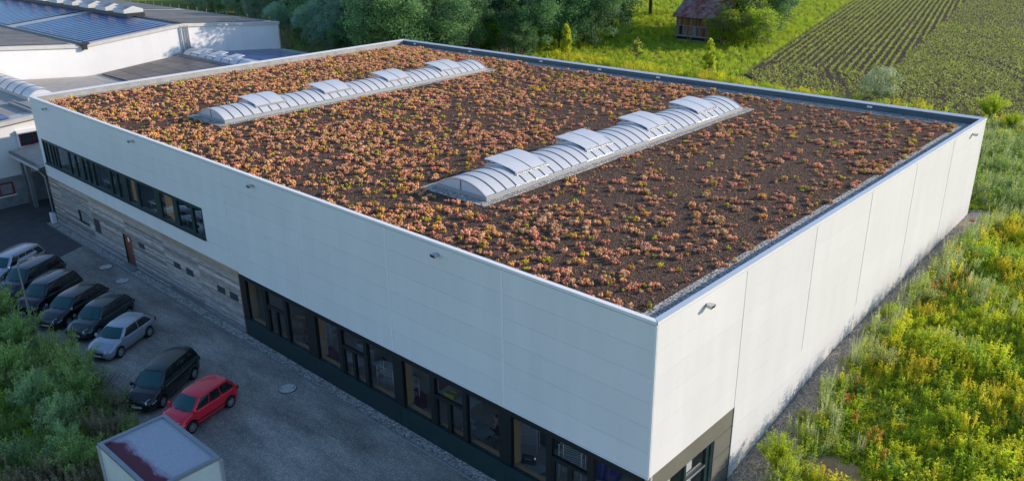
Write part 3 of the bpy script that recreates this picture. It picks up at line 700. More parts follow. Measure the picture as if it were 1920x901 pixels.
lowpart(MB().add([(-63.6,-12,zl(-12)+.03),(-61.95,-12,zl(-12)+.03),(-61.95,5,7.43),(-63.6,5,7.43)],[(0,1,2,3)]).add([(-61.95,-12,zl(-12)-.3),(-61.95,5,7.1),(-61.95,5,7.43),(-61.95,-12,zl(-12)+.03)],[(0,1,2,3)]).build('verge', M['verge'], low))
def redwin(y0,z0,y1,z1,par,lint):
    w_=empty('window',(0,0,0),parent=par); lowpart(w_)
    MB().box(-62.31,y0,z0,-62.20,y0+.12,z1).box(-62.31,y1-.12,z0,-62.2,y1,z1).box(-62.31,y0+.12,z1-.12,-62.2,y1-.12,z1).box(-62.31,y0+.12,z0,-62.2,y1-.12,z0+.1).box(-62.31,(y0+y1)/2+.25,z0+.1,-62.2,(y0+y1)/2+.33,z1-.12).build('frame', M['red_frame'], w_)
    MB().box(-62.29,y0+.12,z0+.1,-62.27,y1-.12,z1-.12).build('pane', M['carglass'], w_)
    MB().box(-62.31,y0-.1,z0-.12,-62.1,y1+.1,z0).build('sill', M['white_wall'], w_)
    if lint: MB().box(-62.31,y0-.15,z1,-62.0,y1+.15,z1+.28).box(-62.31,y0-.12,z0,-62.19,y0,z1).box(-62.31,y1,z0,-62.19,y1+.12,z1).build('shutter_box', M['cover'], w_)
redwin(.72,4.8,2.3,5.85,low,True); redwin(-3.2,1.05,-.52,2.1,low,False)
lowpart(MB().box(-62.268,-1.25,1.2,-62.262,-.85,1.65).build('window_note', mat('pale_green_note',(.45,.55,.35),.7), low))
# barrel rooflights on both ridges, running away from us
def barrel(x0,x1,yc,z0,hw,rise,parent,fn,nrib,name='rooflight',m='glazing'):
    s=empty(name,(0,0,0),parent=parent); fn(s)
    Rr=(hw*hw+rise*rise)/(2*rise); a0=math.asin(hw/Rr); K=12
    def arc(t,off=0):
        a=-a0+2*a0*t; return yc+(Rr+off)*math.sin(a), z0-(Rr-rise)+(Rr+off)*math.cos(a)
    g=MB(); g.grid([[(x,arc(i/K)[0],arc(i/K)[1]) for x in (x0,x1)] for i in range(K+1)])
    g.add([(x1,arc(i/K)[0],arc(i/K)[1]) for i in range(K+1)],[tuple(range(K,-1,-1))]); g.build('glazing', M[m], s)
    for k in range(nrib+1):
        x=x0+(x1-x0)*k/nrib; q=MB()
        for i in range(K):
            a=arc(i/K,.03); b=arc((i+1)/K,.03); q.add([(x-.05,*a),(x+.05,*a),(x+.05,*b),(x-.05,*b),(x+.05,arc(i/K,-.05)[0],arc(i/K,-.05)[1]),(x+.05,arc((i+1)/K,-.05)[0],arc((i+1)/K,-.05)[1])],[(0,1,2,3),(1,4,5,2)])
        q.build('rib', M['rib'] if k<nrib else M['alu'], s)
    MB().box(x0,yc-hw-.08,z0-.35,x1+.05,yc+hw+.08,z0-.02).build('curb', M['verge'], s)
    return s
barrel(-79.5,-68.0,5.0,7.55,1.15,.62,low,lowpart,6); barrel(-79.3,-66.0,25.0,7.72,1.0,.48,low,lowpart,8)
# vents standing open on the second rooflight
for x in (-77.6,-74.2,-70.8):
    lowpart(MB().add([(x,24.1,8.05),(x+1.7,24.1,8.05),(x+1.7,25.9,8.32),(x,25.9,8.32),(x,24.1,7.99),(x+1.7,24.1,7.99),(x+1.7,25.9,8.26),(x,25.9,8.26)],[(0,1,2,3),(7,6,5,4),(0,4,5,1),(1,5,6,2),(2,6,7,3)]).build('rooflight_lid', M['glazing'], low))
lowpart(MB().box(-80,23.3,7.52,-62.2,23.42,7.66).box(-80,23.6,7.56,-62.2,23.66,7.70).build('snow_guard', M['steel'], low))
lowpart(MB().box(-80,13.35,6.60,-62.0,14.1,6.665).build('valley_gutter', M['rust'] if 'rust' in M else M['curb'], low))
lowpart(MB().box(-68.3,2.6,7.34,-62.4,2.75,7.5).box(-68.3,2.2,7.3,-62.4,2.3,7.45).build('snow_guard', M['steel'], low))
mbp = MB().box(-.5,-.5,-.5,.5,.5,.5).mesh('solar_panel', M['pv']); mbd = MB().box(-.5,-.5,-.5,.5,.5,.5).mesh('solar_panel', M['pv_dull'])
def pvstrip(par, fn, x0,x1,ya,yb,dz,zf,me):
    za,zb=zf(ya)+dz,zf(yb)+dz; L_=math.hypot(yb-ya,zb-za)
    o=bpy.data.objects.new('solar_panel', me); link(o,par); o.location=((x0+x1)/2,(ya+yb)/2,(za+zb)/2+.05)
    o.rotation_euler=(math.atan2(zb-za,yb-ya),0,0); o.scale=(x1-x0-(.42 if x1-x0<1.5 else .07),L_-.05,.04); fn(o)
for i in range(9):
    for j in range(5):
        y0=14.7+j*1.68; pvstrip(low,lowpart,-79.3+i*1.05*1.75,-79.3+(i+1)*1.05*1.75,y0,y0+1.68,.06,zl,mbd)
for i in range(8):
    for j in range(4):
        y0=-6.2+j*1.68; pvstrip(low,lowpart,-76+i*1.05*1.6,-76+(i+1)*1.05*1.6,y0,y0+1.68,.05,zl,mbp)
for i in range(7):
    for j in range(5):
        y0=27.0+j*1.68; pvstrip(low,lowpart,-79.3+i*1.05*1.75,-79.3+(i+1)*1.05*1.75,y0,y0+1.68,.05,zl,mbp)

big = empty('big_hall', (-80,0,0)); tag(big, 'tall white walled hall with folded roof covered in blue solar panels at the upper left', 'building')
def bp(o): o.location = o.location + Vector((80,0,0)); return o
DZ=3.22
def zb_(y): return zl(y)+DZ
BX0,BX1=-175,-80.0
for k,(ya,yb) in enumerate(zip([-12,5.0,13.7,24.7],[5.0,13.7,24.7,37.2])):
    bp(MB().add([(BX0,ya,zb_(ya)),(BX1+.15,ya,zb_(ya)),(BX1+.15,yb,zb_(yb)),(BX0,yb,zb_(yb))],[(0,1,2,3)]).build('roof', M['verge'], big))
    bp(MB().add([(BX1+.16,ya,zb_(ya)+.06),(BX1+.16,yb,zb_(yb)+.06),(BX1+.16,yb,zb_(yb)-.28),(BX1+.16,ya,zb_(ya)-.28),(BX1-.5,ya,zb_(ya)+.07),(BX1-.5,yb,zb_(yb)+.07)],[(3,2,1,0),(0,1,5,4)]).build('verge', M['verge'], big))
y=-12.
while y<37.1:
    yb=min(y+1.03,37.2)
    zz0,zz1=zb_(y)-.29,zb_(yb)-.29
    for brk in (5.0,13.7,24.7):
        if y<brk<yb: yb=brk; zz1=zb_(yb)-.29
    bp(MB().add([(BX1,y+.002,5.5),(BX1,yb-.002,5.5),(BX1,yb-.002,zz1),(BX1,y+.002,zz0)],[(0,1,2,3)]).build('wall_panel', M['white_sheet'], big)); y=yb
bp(MB().add([(BX0,37.2,-1),(BX1,37.2,-1),(BX1,37.2,9.7),(BX0,37.2,9.7)],[(3,2,1,0)]).add([(BX1-.03,-12,5.4),(BX1-.03,37.2,5.4),(BX1-.03,37.2,9.4),(BX1-.03,-12,9.2)],[(0,1,2,3)]).build('wall', M['white_sheet'], big))
for yy in (24.45,24.95,25.3): bp(MB().tube((BX1+.12,yy,zb_(yy)-.1),(BX1+.12,yy,zl(yy)+.05),.07,8).build('downpipe', M['steel'], big))
bp(MB().tube((BX1+.1,37.1,zb_(37.1)),(BX1+.1,37.1,6.6),.06,8).build('downpipe', M['steel'], big))
bp(MB().box(BX0,13.3,zb_(13.7)-.04,BX1+.2,14.15,zb_(13.7)+.045).build('valley_gutter', M['vent'], big))
bp(MB().box(BX1-.3,13.2,zb_(13.7)+.05,BX1+.35,14.3,zb_(13.7)+.22).box(BX1+.16,13.5,zb_(13.7)-.45,BX1+.4,14.0,zb_(13.7)+.05).build('gutter_box', M['vent'], big))
bp(MB().box(BX0,24.55,zb_(24.7)+.02,BX1,24.85,zb_(24.7)+.12).build('ridge_cap', M['vent'], big))
for k in range(46):                      # rows of panels on each slope
    x1=-81.0-k*1.3; x0=x1-1.3
    if k in (16,17) : continue
    pvstrip(big,bp,x0,x1,14.4,23.9,.05,zb_,mbp)
    if k<44:
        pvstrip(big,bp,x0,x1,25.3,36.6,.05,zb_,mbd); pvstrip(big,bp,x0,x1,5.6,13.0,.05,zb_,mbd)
    if k<30: pvstrip(big,bp,x0,x1,-5.5,4.2,.05,zb_,mbp)
mb=MB()
for x in np.arange(-81.5,-140,-2.6): mb.tube((x,36.9,zb_(36.9)),(x,36.9,zb_(36.9)+.55),.035,4)
for x in np.arange(-84,-130,-6.5): mb.tube((x,14.5,zb_(14.5)),(x,14.5,zb_(14.5)+.6),.02,4)
bp(mb.build('lightning_rods', M['steel'], big))
rl=empty('ridge_rooflight',(0,0,0),parent=big); bp(rl)
MB().box(-150,23.7,zb_(24.7)-.1,-91.5,25.9,zb_(24.7)+.42).build('curb', M['vent'], rl)
for k in range(9):
    x=-92.0-k*5.2
    MB().add([(x,23.6,zb_(24.7)+.45),(x,26.0,zb_(24.7)+.45),(x,26.0,zb_(24.7)+.85),(x,24.8,zb_(24.7)+1.25),(x,23.6,zb_(24.7)+.85),
              (x-3.0,23.6,zb_(24.7)+.45),(x-3.0,26.0,zb_(24.7)+.45),(x-3.0,26.0,zb_(24.7)+.85),(x-3.0,24.8,zb_(24.7)+1.25),(x-3.0,23.6,zb_(24.7)+.85)],
              [(0,1,2,3,4),(9,8,7,6,5),(4,3,8,9),(3,2,7,8),(0,4,9,5),(1,6,7,2)]).build('dome', M['glazing'], rl)
    MB().add([(x+.1,23.4,zb_(24.7)+1.22),(x-2.2,23.4,zb_(24.7)+1.22),(x-2.2,24.9,zb_(24.7)+1.5),(x+.1,24.9,zb_(24.7)+1.5)],[(3,2,1,0)]).build('open_lid', M['zinc'], rl)

# link canopy between the halls, with posts and downpipe
cn=empty('canopy', (-59,0,0)); tag(cn,'sloping grey canopy on steel posts between the wood clad hall and the far left hall','canopy')
def cp(o): o.location=o.location+Vector((59,0,0)); return o
cp(MB().add([(-61.6,-.45,4.62),(-55.1,-.45,4.55),(-55.1,3.2,5.05),(-62.3,3.2,5.05),(-61.6,-.45,4.45),(-55.1,-.45,4.38),(-55.1,3.2,4.9),(-62.3,3.2,4.9)],[(0,1,2,3),(7,6,5,4),(0,4,5,1),(0,3,7,4)]).build('roof_sheet', M['roof_grey'], cn))
cp(MB().box(-61.75,-.55,4.40,-55.15,-.46,4.58).build('gutter', M['verge'], cn))
gm=MB()
for x in np.arange(-61.4,-55.2,.32): gm.box(x,-.50,4.62,x+.05,-.30,4.82)
cp(gm.build('snow_hooks', M['steel'], cn))
cp(MB().box(-61.4,.1,-.1,-61.22,.28,4.5).build('post', M['steel'], cn)); cp(MB().box(-60.75,.2,-.1,-60.45,.5,4.5).build('post', M['zinc'], cn))
cp(MB().path([(-55.4,-.5,4.4),(-55.35,-.3,4.1),(-55.25,-.12,3.8),(-55.25,-.12,.9)],.06,8).build('downpipe', M['steel'], cn))
cp(MB().box(-55.6,-.32,-.02,-55.12,-.02,.85).build('pipe_cover', M['blind'], cn))
cp(MB().box(-62.2,3.2,0,-55.15,3.3,4.85).build('back_panel', M['dark'], cn))
cp(MB().box(-62.2,3.25,3.9,-60.9,3.19,4.85).box(-60.4,3.1,.35,-55.2,3.18,.5).build('rail', M['zinc'], cn))

# ------------------------------------------------------------------ manholes, lamp
def manhole(x,y,r,label):
    t=empty('manhole_cover',(x,y,.008),rnd.uniform(0,6)); tag(t,label,'manhole cover',group='concrete manhole covers in the parking lot')
    MB().tube((0,0,-.02),(0,0,.022),r,28).build('ring', M['iron'], t)
    MB().tube((0,0,-.01),(0,0,.034),r*.93,28).build('lid', M['cover_conc'], t)
    MB().box(-.05,r*.6,.034,.05,r*.72,.044).box(-.05,-r*.72,.034,.05,-r*.6,.044).build('pick_hole', M['iron'], t)
manhole(-43.3,-1.25,.44,'round pale manhole cover closest to the red-brown door'); manhole(-40.1,-1.5,.44,'round pale manhole cover between the two others, near the vents')
manhole(-20.4,-1.75,.46,'round pale manhole cover alone in front of the workshop windows')
lp=empty('street_lamp',(-35.5,-8.4,0)); tag(lp,'slender grey street lamp standing in the shrubs in front of the parked cars','street lamp')
MB().tube((0,0,-.1),(-.05,.02,4.72),.075,10,.045).build('pole', M['steel'], lp)
MB().tube((-.05,.02,4.72),(-.12,.16,4.84),.045,8).tube((-.12,.16,4.84),(-.55,1.2,4.98),.13,8,.10).build('lamp_head', M['zinc'], lp)
MB().box(-.50,.35,4.80,-.2,1.0,4.83).build('lens', M['blind'], lp)

# ------------------------------------------------------------------ cars
def arr(x, pts):
    return float(np.interp(x, [p[0] for p in pts], [p[1] for p in pts]))
def car(name, label, paint_m, x, y, ang, L_=4.2, W=1.76, Hh=1.46, belt=.93, xr=-1.95, xrr=-1.55, xf=1.05, xrf=.35, rear='hatch', rails=False, chrome=False, wr=.31, three=False, side_strip=False, handles='paint', roofpaint=None, wb=None):
    """front points to local +x; rear axle and front axle from the wheelbase"""
    t=empty(name,(x,y,.008),ang); tag(t,label,'car',group='cars parked in a row')
    wb = wb or L_*.61; xa=L_/2-.82-(L_-4.2)*.1; xw=(xa, xa-wb); hwd=W/2; r=wr+.055
    # lower body
    st=np.unique(np.round(np.concatenate([np.linspace(-L_/2,L_/2,36),[-L_/2+.04,L_/2-.04,-L_/2+.12,L_/2-.12],np.linspace(xw[0]-r,xw[0]+r,11),np.linspace(xw[1]-r,xw[1]+r,11)]),3))
    nose=[( -L_/2,.62),(-L_/2+.05,.86),(xr+.02,belt),(xf-.05,belt+.0),(xf+.45,belt-.06),(L_/2-.35,.76),(L_/2-.14,.70),(L_/2-.03,.56),(L_/2,.44)]
    def hw_(x):
        a=abs(x)/(L_/2); return hwd*(1-.20*max(0,(a-.72)/.28)**2.2-.02*a)
    rings=[]
    for xx in st:
        zt=arr(xx,nose); w_=hw_(xx); zb=.20; end=min(1,(L_/2-abs(xx))/.10)
        zb=.20+.10*(1-end)
        za=0
        for c in xw:
            if abs(xx-c)<r: za=max(za, .30+math.sqrt(max(0,r*r-(xx-c)**2)))
        z1=max(zb,za); z2=max(zb+.14,za+.006); z3=max(.50,za+.03); z3=min(z3,zt-.07); z2=min(z2,z3-.004); z1=min(z1,z2-.004)
        half=[(w_*.86,z1),(w_*.975,z2-0.0),(w_*1.0,z3),(w_*.985,zt-.085*end-.01),(w_*.93,zt-.015),(w_*.60,zt+.018)]
        row=[(xx,0,z1)]+[(xx,-a,b) for a,b in half]+[(xx,0,zt+.03)]+[(xx,a,b) for a,b in half[::-1]]+[(xx,0,z1)]
        rings.append(row)
    body=MB(); body.grid(rings)
    body.add(rings[0][:-1],[tuple(range(len(rings[0])-1))]); body.add(rings[-1][:-1],[tuple(range(len(rings[-1])-1))[::-1]])
    # cabin shell
    wbelt=hwd*.915; wroof=hwd*.70; z0=belt-.05
    def zr(s): return Hh-.045*(1-s)**2-.035*s**3-.01
    def side(s,v,sg,off=0):
        bx=xr+(xf-xr)*s; tx=xrr+(xrf-xrr)*s; hb=wbelt*(1-.05*(2*s-1)**4 if s<.5 else 1-.07*(2*s-1)**3*(s)); ht=wroof*(1-.08*(2*s-1)**4)
        zz=z0+(zr(s)-z0)*v; yy=hb+(ht-hb)*v+.055*math.sin(math.pi*v)+off; xx=bx+(tx-bx)*v
        return (xx,sg*yy,zz+off*.35)
    def front(tt,v,off=0):
        b=side(1,v,1); xx=b[0]+(.13*(1-v)+.07*v)*(1-tt*tt)+.05*math.sin(math.pi*v)+off*.8
        return (xx,b[1]*tt,b[2]+off*.6+.02*v*(1-tt*tt))
    def back(tt,v,off=0):
        b=side(0,v,1); xx=b[0]-(.10*(1-v)+.05*v)*(1-tt*tt)-.05*math.sin(math.pi*v)-off
        return (xx,b[1]*tt,b[2]+off*.3+.02*v*(1-tt*tt))
    VV=[0,.12,.3,.5,.7,.85,.94,1.0]; SS=np.linspace(0,1,13); TT=np.linspace(1,-1,9)
    loop=lambda v:[side(s,v,1) for s in SS]+[front(t_,v) for t_ in TT[1:-1]]+[side(s,v,-1) for s in SS[::-1]]+[back(t_,v) for t_ in TT[::-1][1:-1]]
    cab=[loop(v)+[loop(v)[0]] for v in VV]; body.grid(cab, flip=True)
    # roof cap
    cap=[]
    for s in SS:
        e=side(s,1,1); cy_=[]
        for t_ in np.linspace(1,-1,9):
            xx=e[0]
            if s==SS[-1]: xx=front(t_,1)[0]
            if s==SS[0]: xx=back(t_,1)[0]
            cy_.append((xx,e[1]*t_,e[2]+.045*(1-t_*t_)**.8 if s not in (SS[0],SS[-1]) else e[2]+.02*(1-t_*t_)))
        cap.append(cy_)
    body.grid(cap)
    body.build('body', paint_m, t, True)
    OFF_=.007
    def surf(fn, s0,s1,v0,v1,n,name_,m_,skew0=0,skew1=0,nv=5):
        g=MB(); P=[]
        for i in range(n+1):
            P.append([])
            for j in range(nv+1):
                v=v0+(v1-v0)*j/nv; a=s0+skew0*(j/nv); b=s1+skew1*(j/nv); P[-1].append(fn(a+(b-a)*i/n, v))
        g.grid(P); o=g.build(name_, m_, t, True); return o
    surf(lambda s,v: front(s,v,OFF_), -.90,.90,.12,.93,8,'windscreen',M['windscreen'])
    surf(lambda s,v: back(s,v,OFF_), -.84,.84,.22,.90,6,'rear_window',M['carglass'])
    cuts = [(.045,.36),(.385,.66),(.685,.955)] if not three else [(.10,.50),(.53,.955)]
    if rear=='wagon': cuts=[(.035,.25),(.275,.51),(.535,.735),(.755,.96)]
    for sg in (1,-1):
        for k,(a,b) in enumerate(cuts): surf(lambda s,v: side(s,v,sg,OFF_), a,b,.13,.86,4,'side_window',M['carglass'],.02 if k==0 else 0,-.015 if k==len(cuts)-1 else 0)
        # wheels
        for c in xw:
            wh=empty('wheel',(c,sg*(hwd-.10),wr),parent=t)
            tm=MB(); prof=[(wr*.62,.085),(wr*.90,.10),(wr,.075),(wr,-.075),(wr*.9,-.10),(wr*.62,-.085)]; K=20
            tm.grid([[(p[0]*math.cos(2*math.pi*k/K),p[1]*sg,p[0]*math.sin(2*math.pi*k/K)) for p in prof] for k in range(K+1)], flip=sg<0)
            tm.build('tyre', M['tyre'], wh, True)
            MB().tube((0,-.06*sg,0),(0,.055*sg,0),wr*.64,20).build('hub', M['plastic'], wh)
            rm=MB(); 
            for k in range(7):
                a=2*math.pi*k/7; ca,sa=math.cos(a),math.sin(a); q=.032; R0=wr*.60
                rm.add([(-sa*q,.07*sg,ca*q),(sa*q,.07*sg,-ca*q),(R0*ca+sa*q*1.3,.085*sg,R0*sa-ca*q*1.3),(R0*ca-sa*q*1.3,.085*sg,R0*sa+ca*q*1.3)],[(0,1,2,3) if sg<0 else (3,2,1,0)])
            for k in range(K):
                a,b=2*math.pi*k/K,2*math.pi*(k+1)/K; r0,r1=wr*.56,wr*.66
                rm.add([(r0*math.cos(a),.086*sg,r0*math.sin(a)),(r1*math.cos(a),.092*sg,r1*math.sin(a)),(r1*math.cos(b),.092*sg,r1*math.sin(b)),(r0*math.cos(b),.086*sg,r0*math.sin(b))],[(0,1,2,3) if sg<0 else (3,2,1,0)])
            rm.tube((0,.06*sg,0),(0,.095*sg,0),.055,10); rm.build('rim', M['rim'], wh)
            # dark inside of the wheel arch
            MB().tube((c,sg*(hwd-.34),.34),(c,sg*(hwd-.215),.34),r*.99,18).build('arch_liner', M['plastic'], t)
        # mirrors, handles, lamps
        mx=xf-.12; b=side(.93,.10,sg)
        MB().add([(mx-.02,b[1]+sg*.02,b[2]),(mx+.10,b[1]+sg*.02,b[2]),(mx+.10,b[1]+sg*.20,b[2]+.01),(mx-.03,b[1]+sg*.22,b[2]+.01),(mx-.02,b[1]+sg*.04,b[2]+.13),(mx+.05,b[1]+sg*.04,b[2]+.13),(mx+.05,b[1]+sg*.19,b[2]+.14),(mx-.03,b[1]+sg*.21,b[2]+.14)],
            [(0,3,2,1),(4,5,6,7),(0,1,5,4),(1,2,6,5),(2,3,7,6),(3,0,4,7)]).build('mirror', paint_m, t)
        hs_=[.52,.80] if not three else [.66]
        for s_ in hs_:
            hx=xr+(xf-xr)*s_-.22; MB().box(hx,sg*hwd*.97-.01,.76,hx+.17,sg*hwd*.97+.03,.785).build('door_handle', paint_m if handles=='paint' else M['chrome'], t)
        hl=MB(); fx=L_/2
        a=hw_(fx-.45)*.955
        hl.add([(fx-.52,sg*a*1.0,.715),(fx-.30,sg*a*.66,.745),(fx-.09,sg*a*.52,.66),(fx-.045,sg*a*.60,.56),(fx-.20,sg*a*.985,.56),(fx-.40,sg*(a+.03),.62)],[(0,1,2,3,4,5) if sg>0 else (5,4,3,2,1,0)])
        v_=[Vector(p)+Vector((.03,sg*.012,.02)) for p in hl.v]; hl.v=[tuple(p) for p in v_]; hl.build('headlight', M['headlight'], t)
        tl=MB(); ra=hw_(-fx+.12); tl.box(-fx-.005,min(sg*ra*.62,sg*ra*.99),.68,-fx+.13,max(sg*ra*.62,sg*ra*.99),.88)
        
        tl.build('tail_light', M['taillight'], t)
        if side_strip: MB().box(-1.25,sg*hwd*.985-.012,.46,1.05,sg*hwd*.985+.022,.51).build('side_moulding', M['plastic'], t)
        if rails:
            pts=[side(s,1,sg) for s in np.linspace(.06,.93,9)]
            MB().path([(p[0],p[1]*.93,p[2]+.03+.045*math.sin(math.pi*min(1,max(0,(i/8))))**.5) for i,p in enumerate(pts)],.018,6).build('roof_rail', M['chrome'] if chrome else M['alu'], t)
        if chrome:
            pts=[side(s,.11,sg,.012) for s in np.linspace(.04,.95,10)]; MB().path(pts,.011,5).build('window_trim', M['chrome'], t)
    fx=L_/2
    MB().box(fx-.05,-.36,.42,fx+.012,.36,.56).build('grille', M['plastic'], t)
    MB().box(fx-.06,-.50,.22,fx+.006,.50,.34).build('bumper_intake', M['plastic'], t)
    MB().box(fx-.01,-.26,.36,fx+.022,.26,.46).build('number_plate', M['plate'], t)
    MB().box(-fx-.02,-.26,.62,-fx+.01,.26,.73).build('number_plate', M['plate'], t)
    wp=MB()
    for q in (-.45,.18):
        a=front(q,.11,.02); b=front(q+.42,.22,.02); wp.tube(a,b,.009,4)
    wp.build('wiper', M['plastic'], t)
    MB().tube((xrr+.25,0,Hh+.01),(xrr+.1,0,Hh+.14),.008,5).build('aerial', M['plastic'], t)
    MB().add([(xrr-.02,-wroof*.74,Hh-.065),(xrr-.02,wroof*.74,Hh-.065),(xrr-.15,wroof*.62,Hh-.085),(xrr-.15,-wroof*.62,Hh-.085),(xrr-.02,-wroof*.74,Hh-.10),(xrr-.02,wroof*.74,Hh-.10),(xrr-.15,wroof*.62,Hh-.10),(xrr-.15,-wroof*.62,Hh-.10)],[(0,1,2,3),(7,6,5,4),(2,6,7,3),(0,3,7,4),(1,5,6,2)]).build('spoiler', paint_m, t)
    return t
pts_ = {}
def place(front_wheel, ang, L_, W, wb):
    """car centre from where its left front wheel stands"""
    xa=L_/2-.82-(L_-4.2)*.1
    lx,ly=xa, W/2-.02
    return (front_wheel[0]-(lx*math.cos(ang)-ly*math.sin(ang)), front_wheel[1]-(lx*math.sin(ang)+ly*math.cos(ang)))
CARS=[
 ('parked_car','bright red hatchback parked next to the white box trailer',(.85,.008,.035),(-20.37,-6.83),-75,dict(L_=3.85,W=1.67,Hh=1.47,wb=2.38,three=False,side_strip=True,xr=-1.82,xrr=-1.40,xf=1.0,xrf=.30),.0),
 ('parked_car','black people carrier with long dark roof parked between the red and the silver hatchback',(.010,.013,.012),(-23.5,-6.72),-60,dict(L_=4.35,W=1.76,Hh=1.60,wb=2.68,xr=-2.08,xrr=-1.85,xf=1.25,xrf=.55,belt=.95,rear='wagon'),.1),
 ('parked_car','silver three door hatchback parked last before the wide gap in the row',(.42,.46,.52),(-30.0,-5.95),-62,dict(L_=4.05,W=1.74,Hh=1.40,wb=2.42,three=True,xr=-1.92,xrr=-1.35,xf=.95,xrf=.30,wr=.32),.5),
 ('parked_car','dark green hatchback parked right behind the silver three door car',(.020,.038,.040),None,-62,dict(L_=4.15,W=1.76,Hh=1.47,wb=2.55),.4),
 ('parked_car','black estate car with sloping tail beside the dark green hatchback',(.007,.011,.013),None,-62,dict(L_=4.5,W=1.77,Hh=1.44,wb=2.65,xr=-2.15,xrr=-1.65,xf=1.1,xrf=.42,rear='wagon'),.1),
 ('parked_car','black small off-road car with silver roof rails behind the street lamp',(.009,.012,.018),None,-62,dict(L_=4.3,W=1.79,Hh=1.62,wb=2.6,belt=1.0,xr=-2.05,xrr=-1.75,xf=1.1,xrf=.48,rails=True,chrome=True,wr=.34,rear='wagon'),.2),
 ('parked_car','dark blue off-road car with chrome window trim next to the silver estate car',(.008,.018,.026),None,-62,dict(L_=4.6,W=1.84,Hh=1.66,wb=2.68,belt=1.02,xr=-2.2,xrr=-1.85,xf=1.2,xrf=.55,rails=True,chrome=True,wr=.35),.2),
 ('parked_car','silver estate car with roof rails, leftmost of the parked row',(.46,.49,.54),None,-62,dict(L_=4.45,W=1.78,Hh=1.55,wb=2.63,belt=.96,xr=-2.15,xrr=-1.9,xf=1.1,xrf=.48,rails=True,rear='wagon'),.5)]
# windscreen corner positions measured for the cars whose wheels are hidden: (x,y) of left screen top corner
CORN=[None,None,None,(-33.96,-5.11),(-36.67,-5.68),(-39.41,-6.15),(-42.72,-6.09),(-46.08,-6.04)]
for (nm,lb,c,fwp,deg,kw,_),cn_ in zip(CARS,CORN):
    a=R(deg); pm=paint('car_paint', c, .55 if max(c)>.4 and c[0]<.5 else (0. if c[0]>.5 else .25))
    if fwp: cx,cy_=place(fwp,a,kw['L_'],kw['W'],kw.get('wb'))
    else:
        lx=kw.get('xrf',.35)+.02; ly=kw['W']/2*.70*.92
        cx=cn_[0]-(lx*math.cos(a)-ly*math.sin(a)); cy_=cn_[1]-(lx*math.sin(a)+ly*math.cos(a))
    car(nm,lb,pm,cx,cy_,a,**kw)

# ------------------------------------------------------------------ white box trailer
def trailer_nodes(N,L,b):
    geo=N.new('ShaderNodeTexCoord'); sx=N.new('ShaderNodeSeparateXYZ'); L.new(geo.outputs['Object'],sx.inputs[0])
    nz=N.new('ShaderNodeTexNoise'); nz.inputs['Scale'].default_value=.75; nz.inputs['Detail'].default_value=2.5; L.new(geo.outputs['Object'],nz.inputs['Vector'])
    mp=N.new('ShaderNodeMapping'); mp.inputs['Scale'].default_value=(2,30,1); mp.inputs['Rotation'].default_value=(0,0,R(-30)); L.new(geo.outputs['Object'],mp.inputs[0])
    n2=N.new('ShaderNodeTexNoise'); n2.inputs['Scale'].default_value=1.2; n2.inputs['Detail'].default_value=4; L.new(mp.outputs[0],n2.inputs['Vector'])
    def math_(op,a,b_):
        m_=N.new('ShaderNodeMath'); m_.operation=op
        for k,v in enumerate((a,b_)):
            if isinstance(v,(int,float)): m_.inputs[k].default_value=v
            else: L.new(v,m_.inputs[k])
        return m_.outputs[0]
    # worn line runs roughly along the near long edge, local y from -1.3 (near edge) upwards
    f=math_('ADD',math_('ADD',math_('MULTIPLY',sx.outputs[1],.62),math_('MULTIPLY',sx.outputs[0],-.03)),math_('MULTIPLY',math_('SUBTRACT',nz.outputs['Fac'],.5),.7))
    f=math_('ADD',f,math_('MULTIPLY',math_('SUBTRACT',n2.outputs['Fac'],.5),.35))
    cr=N.new('ShaderNodeValToRGB'); e=cr.color_ramp.elements; e[0].position=.44; e[1].position=.66
    e[0].color=(.14,.018,.035,1); e[1].color=(.50,.50,.54,1); k=e.new(.50); k.color=(.36,.26,.34,1)
    L.new(math_('ADD',f,.865),cr.inputs[0])
    n3=N.new('ShaderNodeTexNoise'); n3.inputs['Scale'].default_value=2.2; n3.inputs['Detail'].default_value=8; L.new(mp.outputs[0],n3.inputs['Vector'])
    hs=N.new('ShaderNodeHueSaturation'); mr=N.new('ShaderNodeMapRange'); mr.inputs['From Min'].default_value=.3; mr.inputs['From Max'].default_value=.7; mr.inputs['To Min'].default_value=.72; mr.inputs['To Max'].default_value=1.15
    L.new(n3.outputs['Fac'],mr.inputs[0]); L.new(mr.outputs[0],hs.inputs['Value']); L.new(cr.outputs[0],hs.inputs['Color']); L.new(hs.outputs[0],b.inputs['Base Color'])
M['trailer_roof']=ramp2(mat('worn_maroon_roof_paint',(.4,.4,.4),.55,spec=.4),trailer_nodes)
tr=empty('box_trailer',(-15.62,-10.27,0),R(.5)); tag(tr,'white box trailer with worn maroon roof sheet at the bottom edge beside the shrubs','trailer')
hx,hy,zt=2.22,1.38,3.2
MB().box(-hx+.04,-hy+.04,.75,hx-.04,hy-.04,zt-.14).build('body', mat('trailer_white_panel',(.74,.75,.74),.5,col2=(.62,.64,.63),ns=1.2,detail=8), tr)
MB().box(-hx,-hy,zt-.13,hx,-hy+.16,zt+.0).box(-hx,hy-.16,zt-.13,hx,hy,zt).box(-hx,-hy+.16,zt-.13,-hx+.16,hy-.16,zt).box(hx-.16,-hy+.16,zt-.13,hx,hy-.16,zt).build('roof_frame', M['zinc'], tr)
MB().box(-hx+.16,-hy+.16,zt-.12,hx-.16,hy-.16,zt-.075).build('roof_sheet', M['trailer_roof'], tr)
for sx in (-1,1):
    for sy in (-1,1): MB().box(sx*hx-.05,sy*hy-.05,.7,sx*hx+.05,sy*hy+.05,zt-.131).build('corner_post', M['alu'], tr)
lgm=MB(); # dark violet lozenge logo on the right hand face
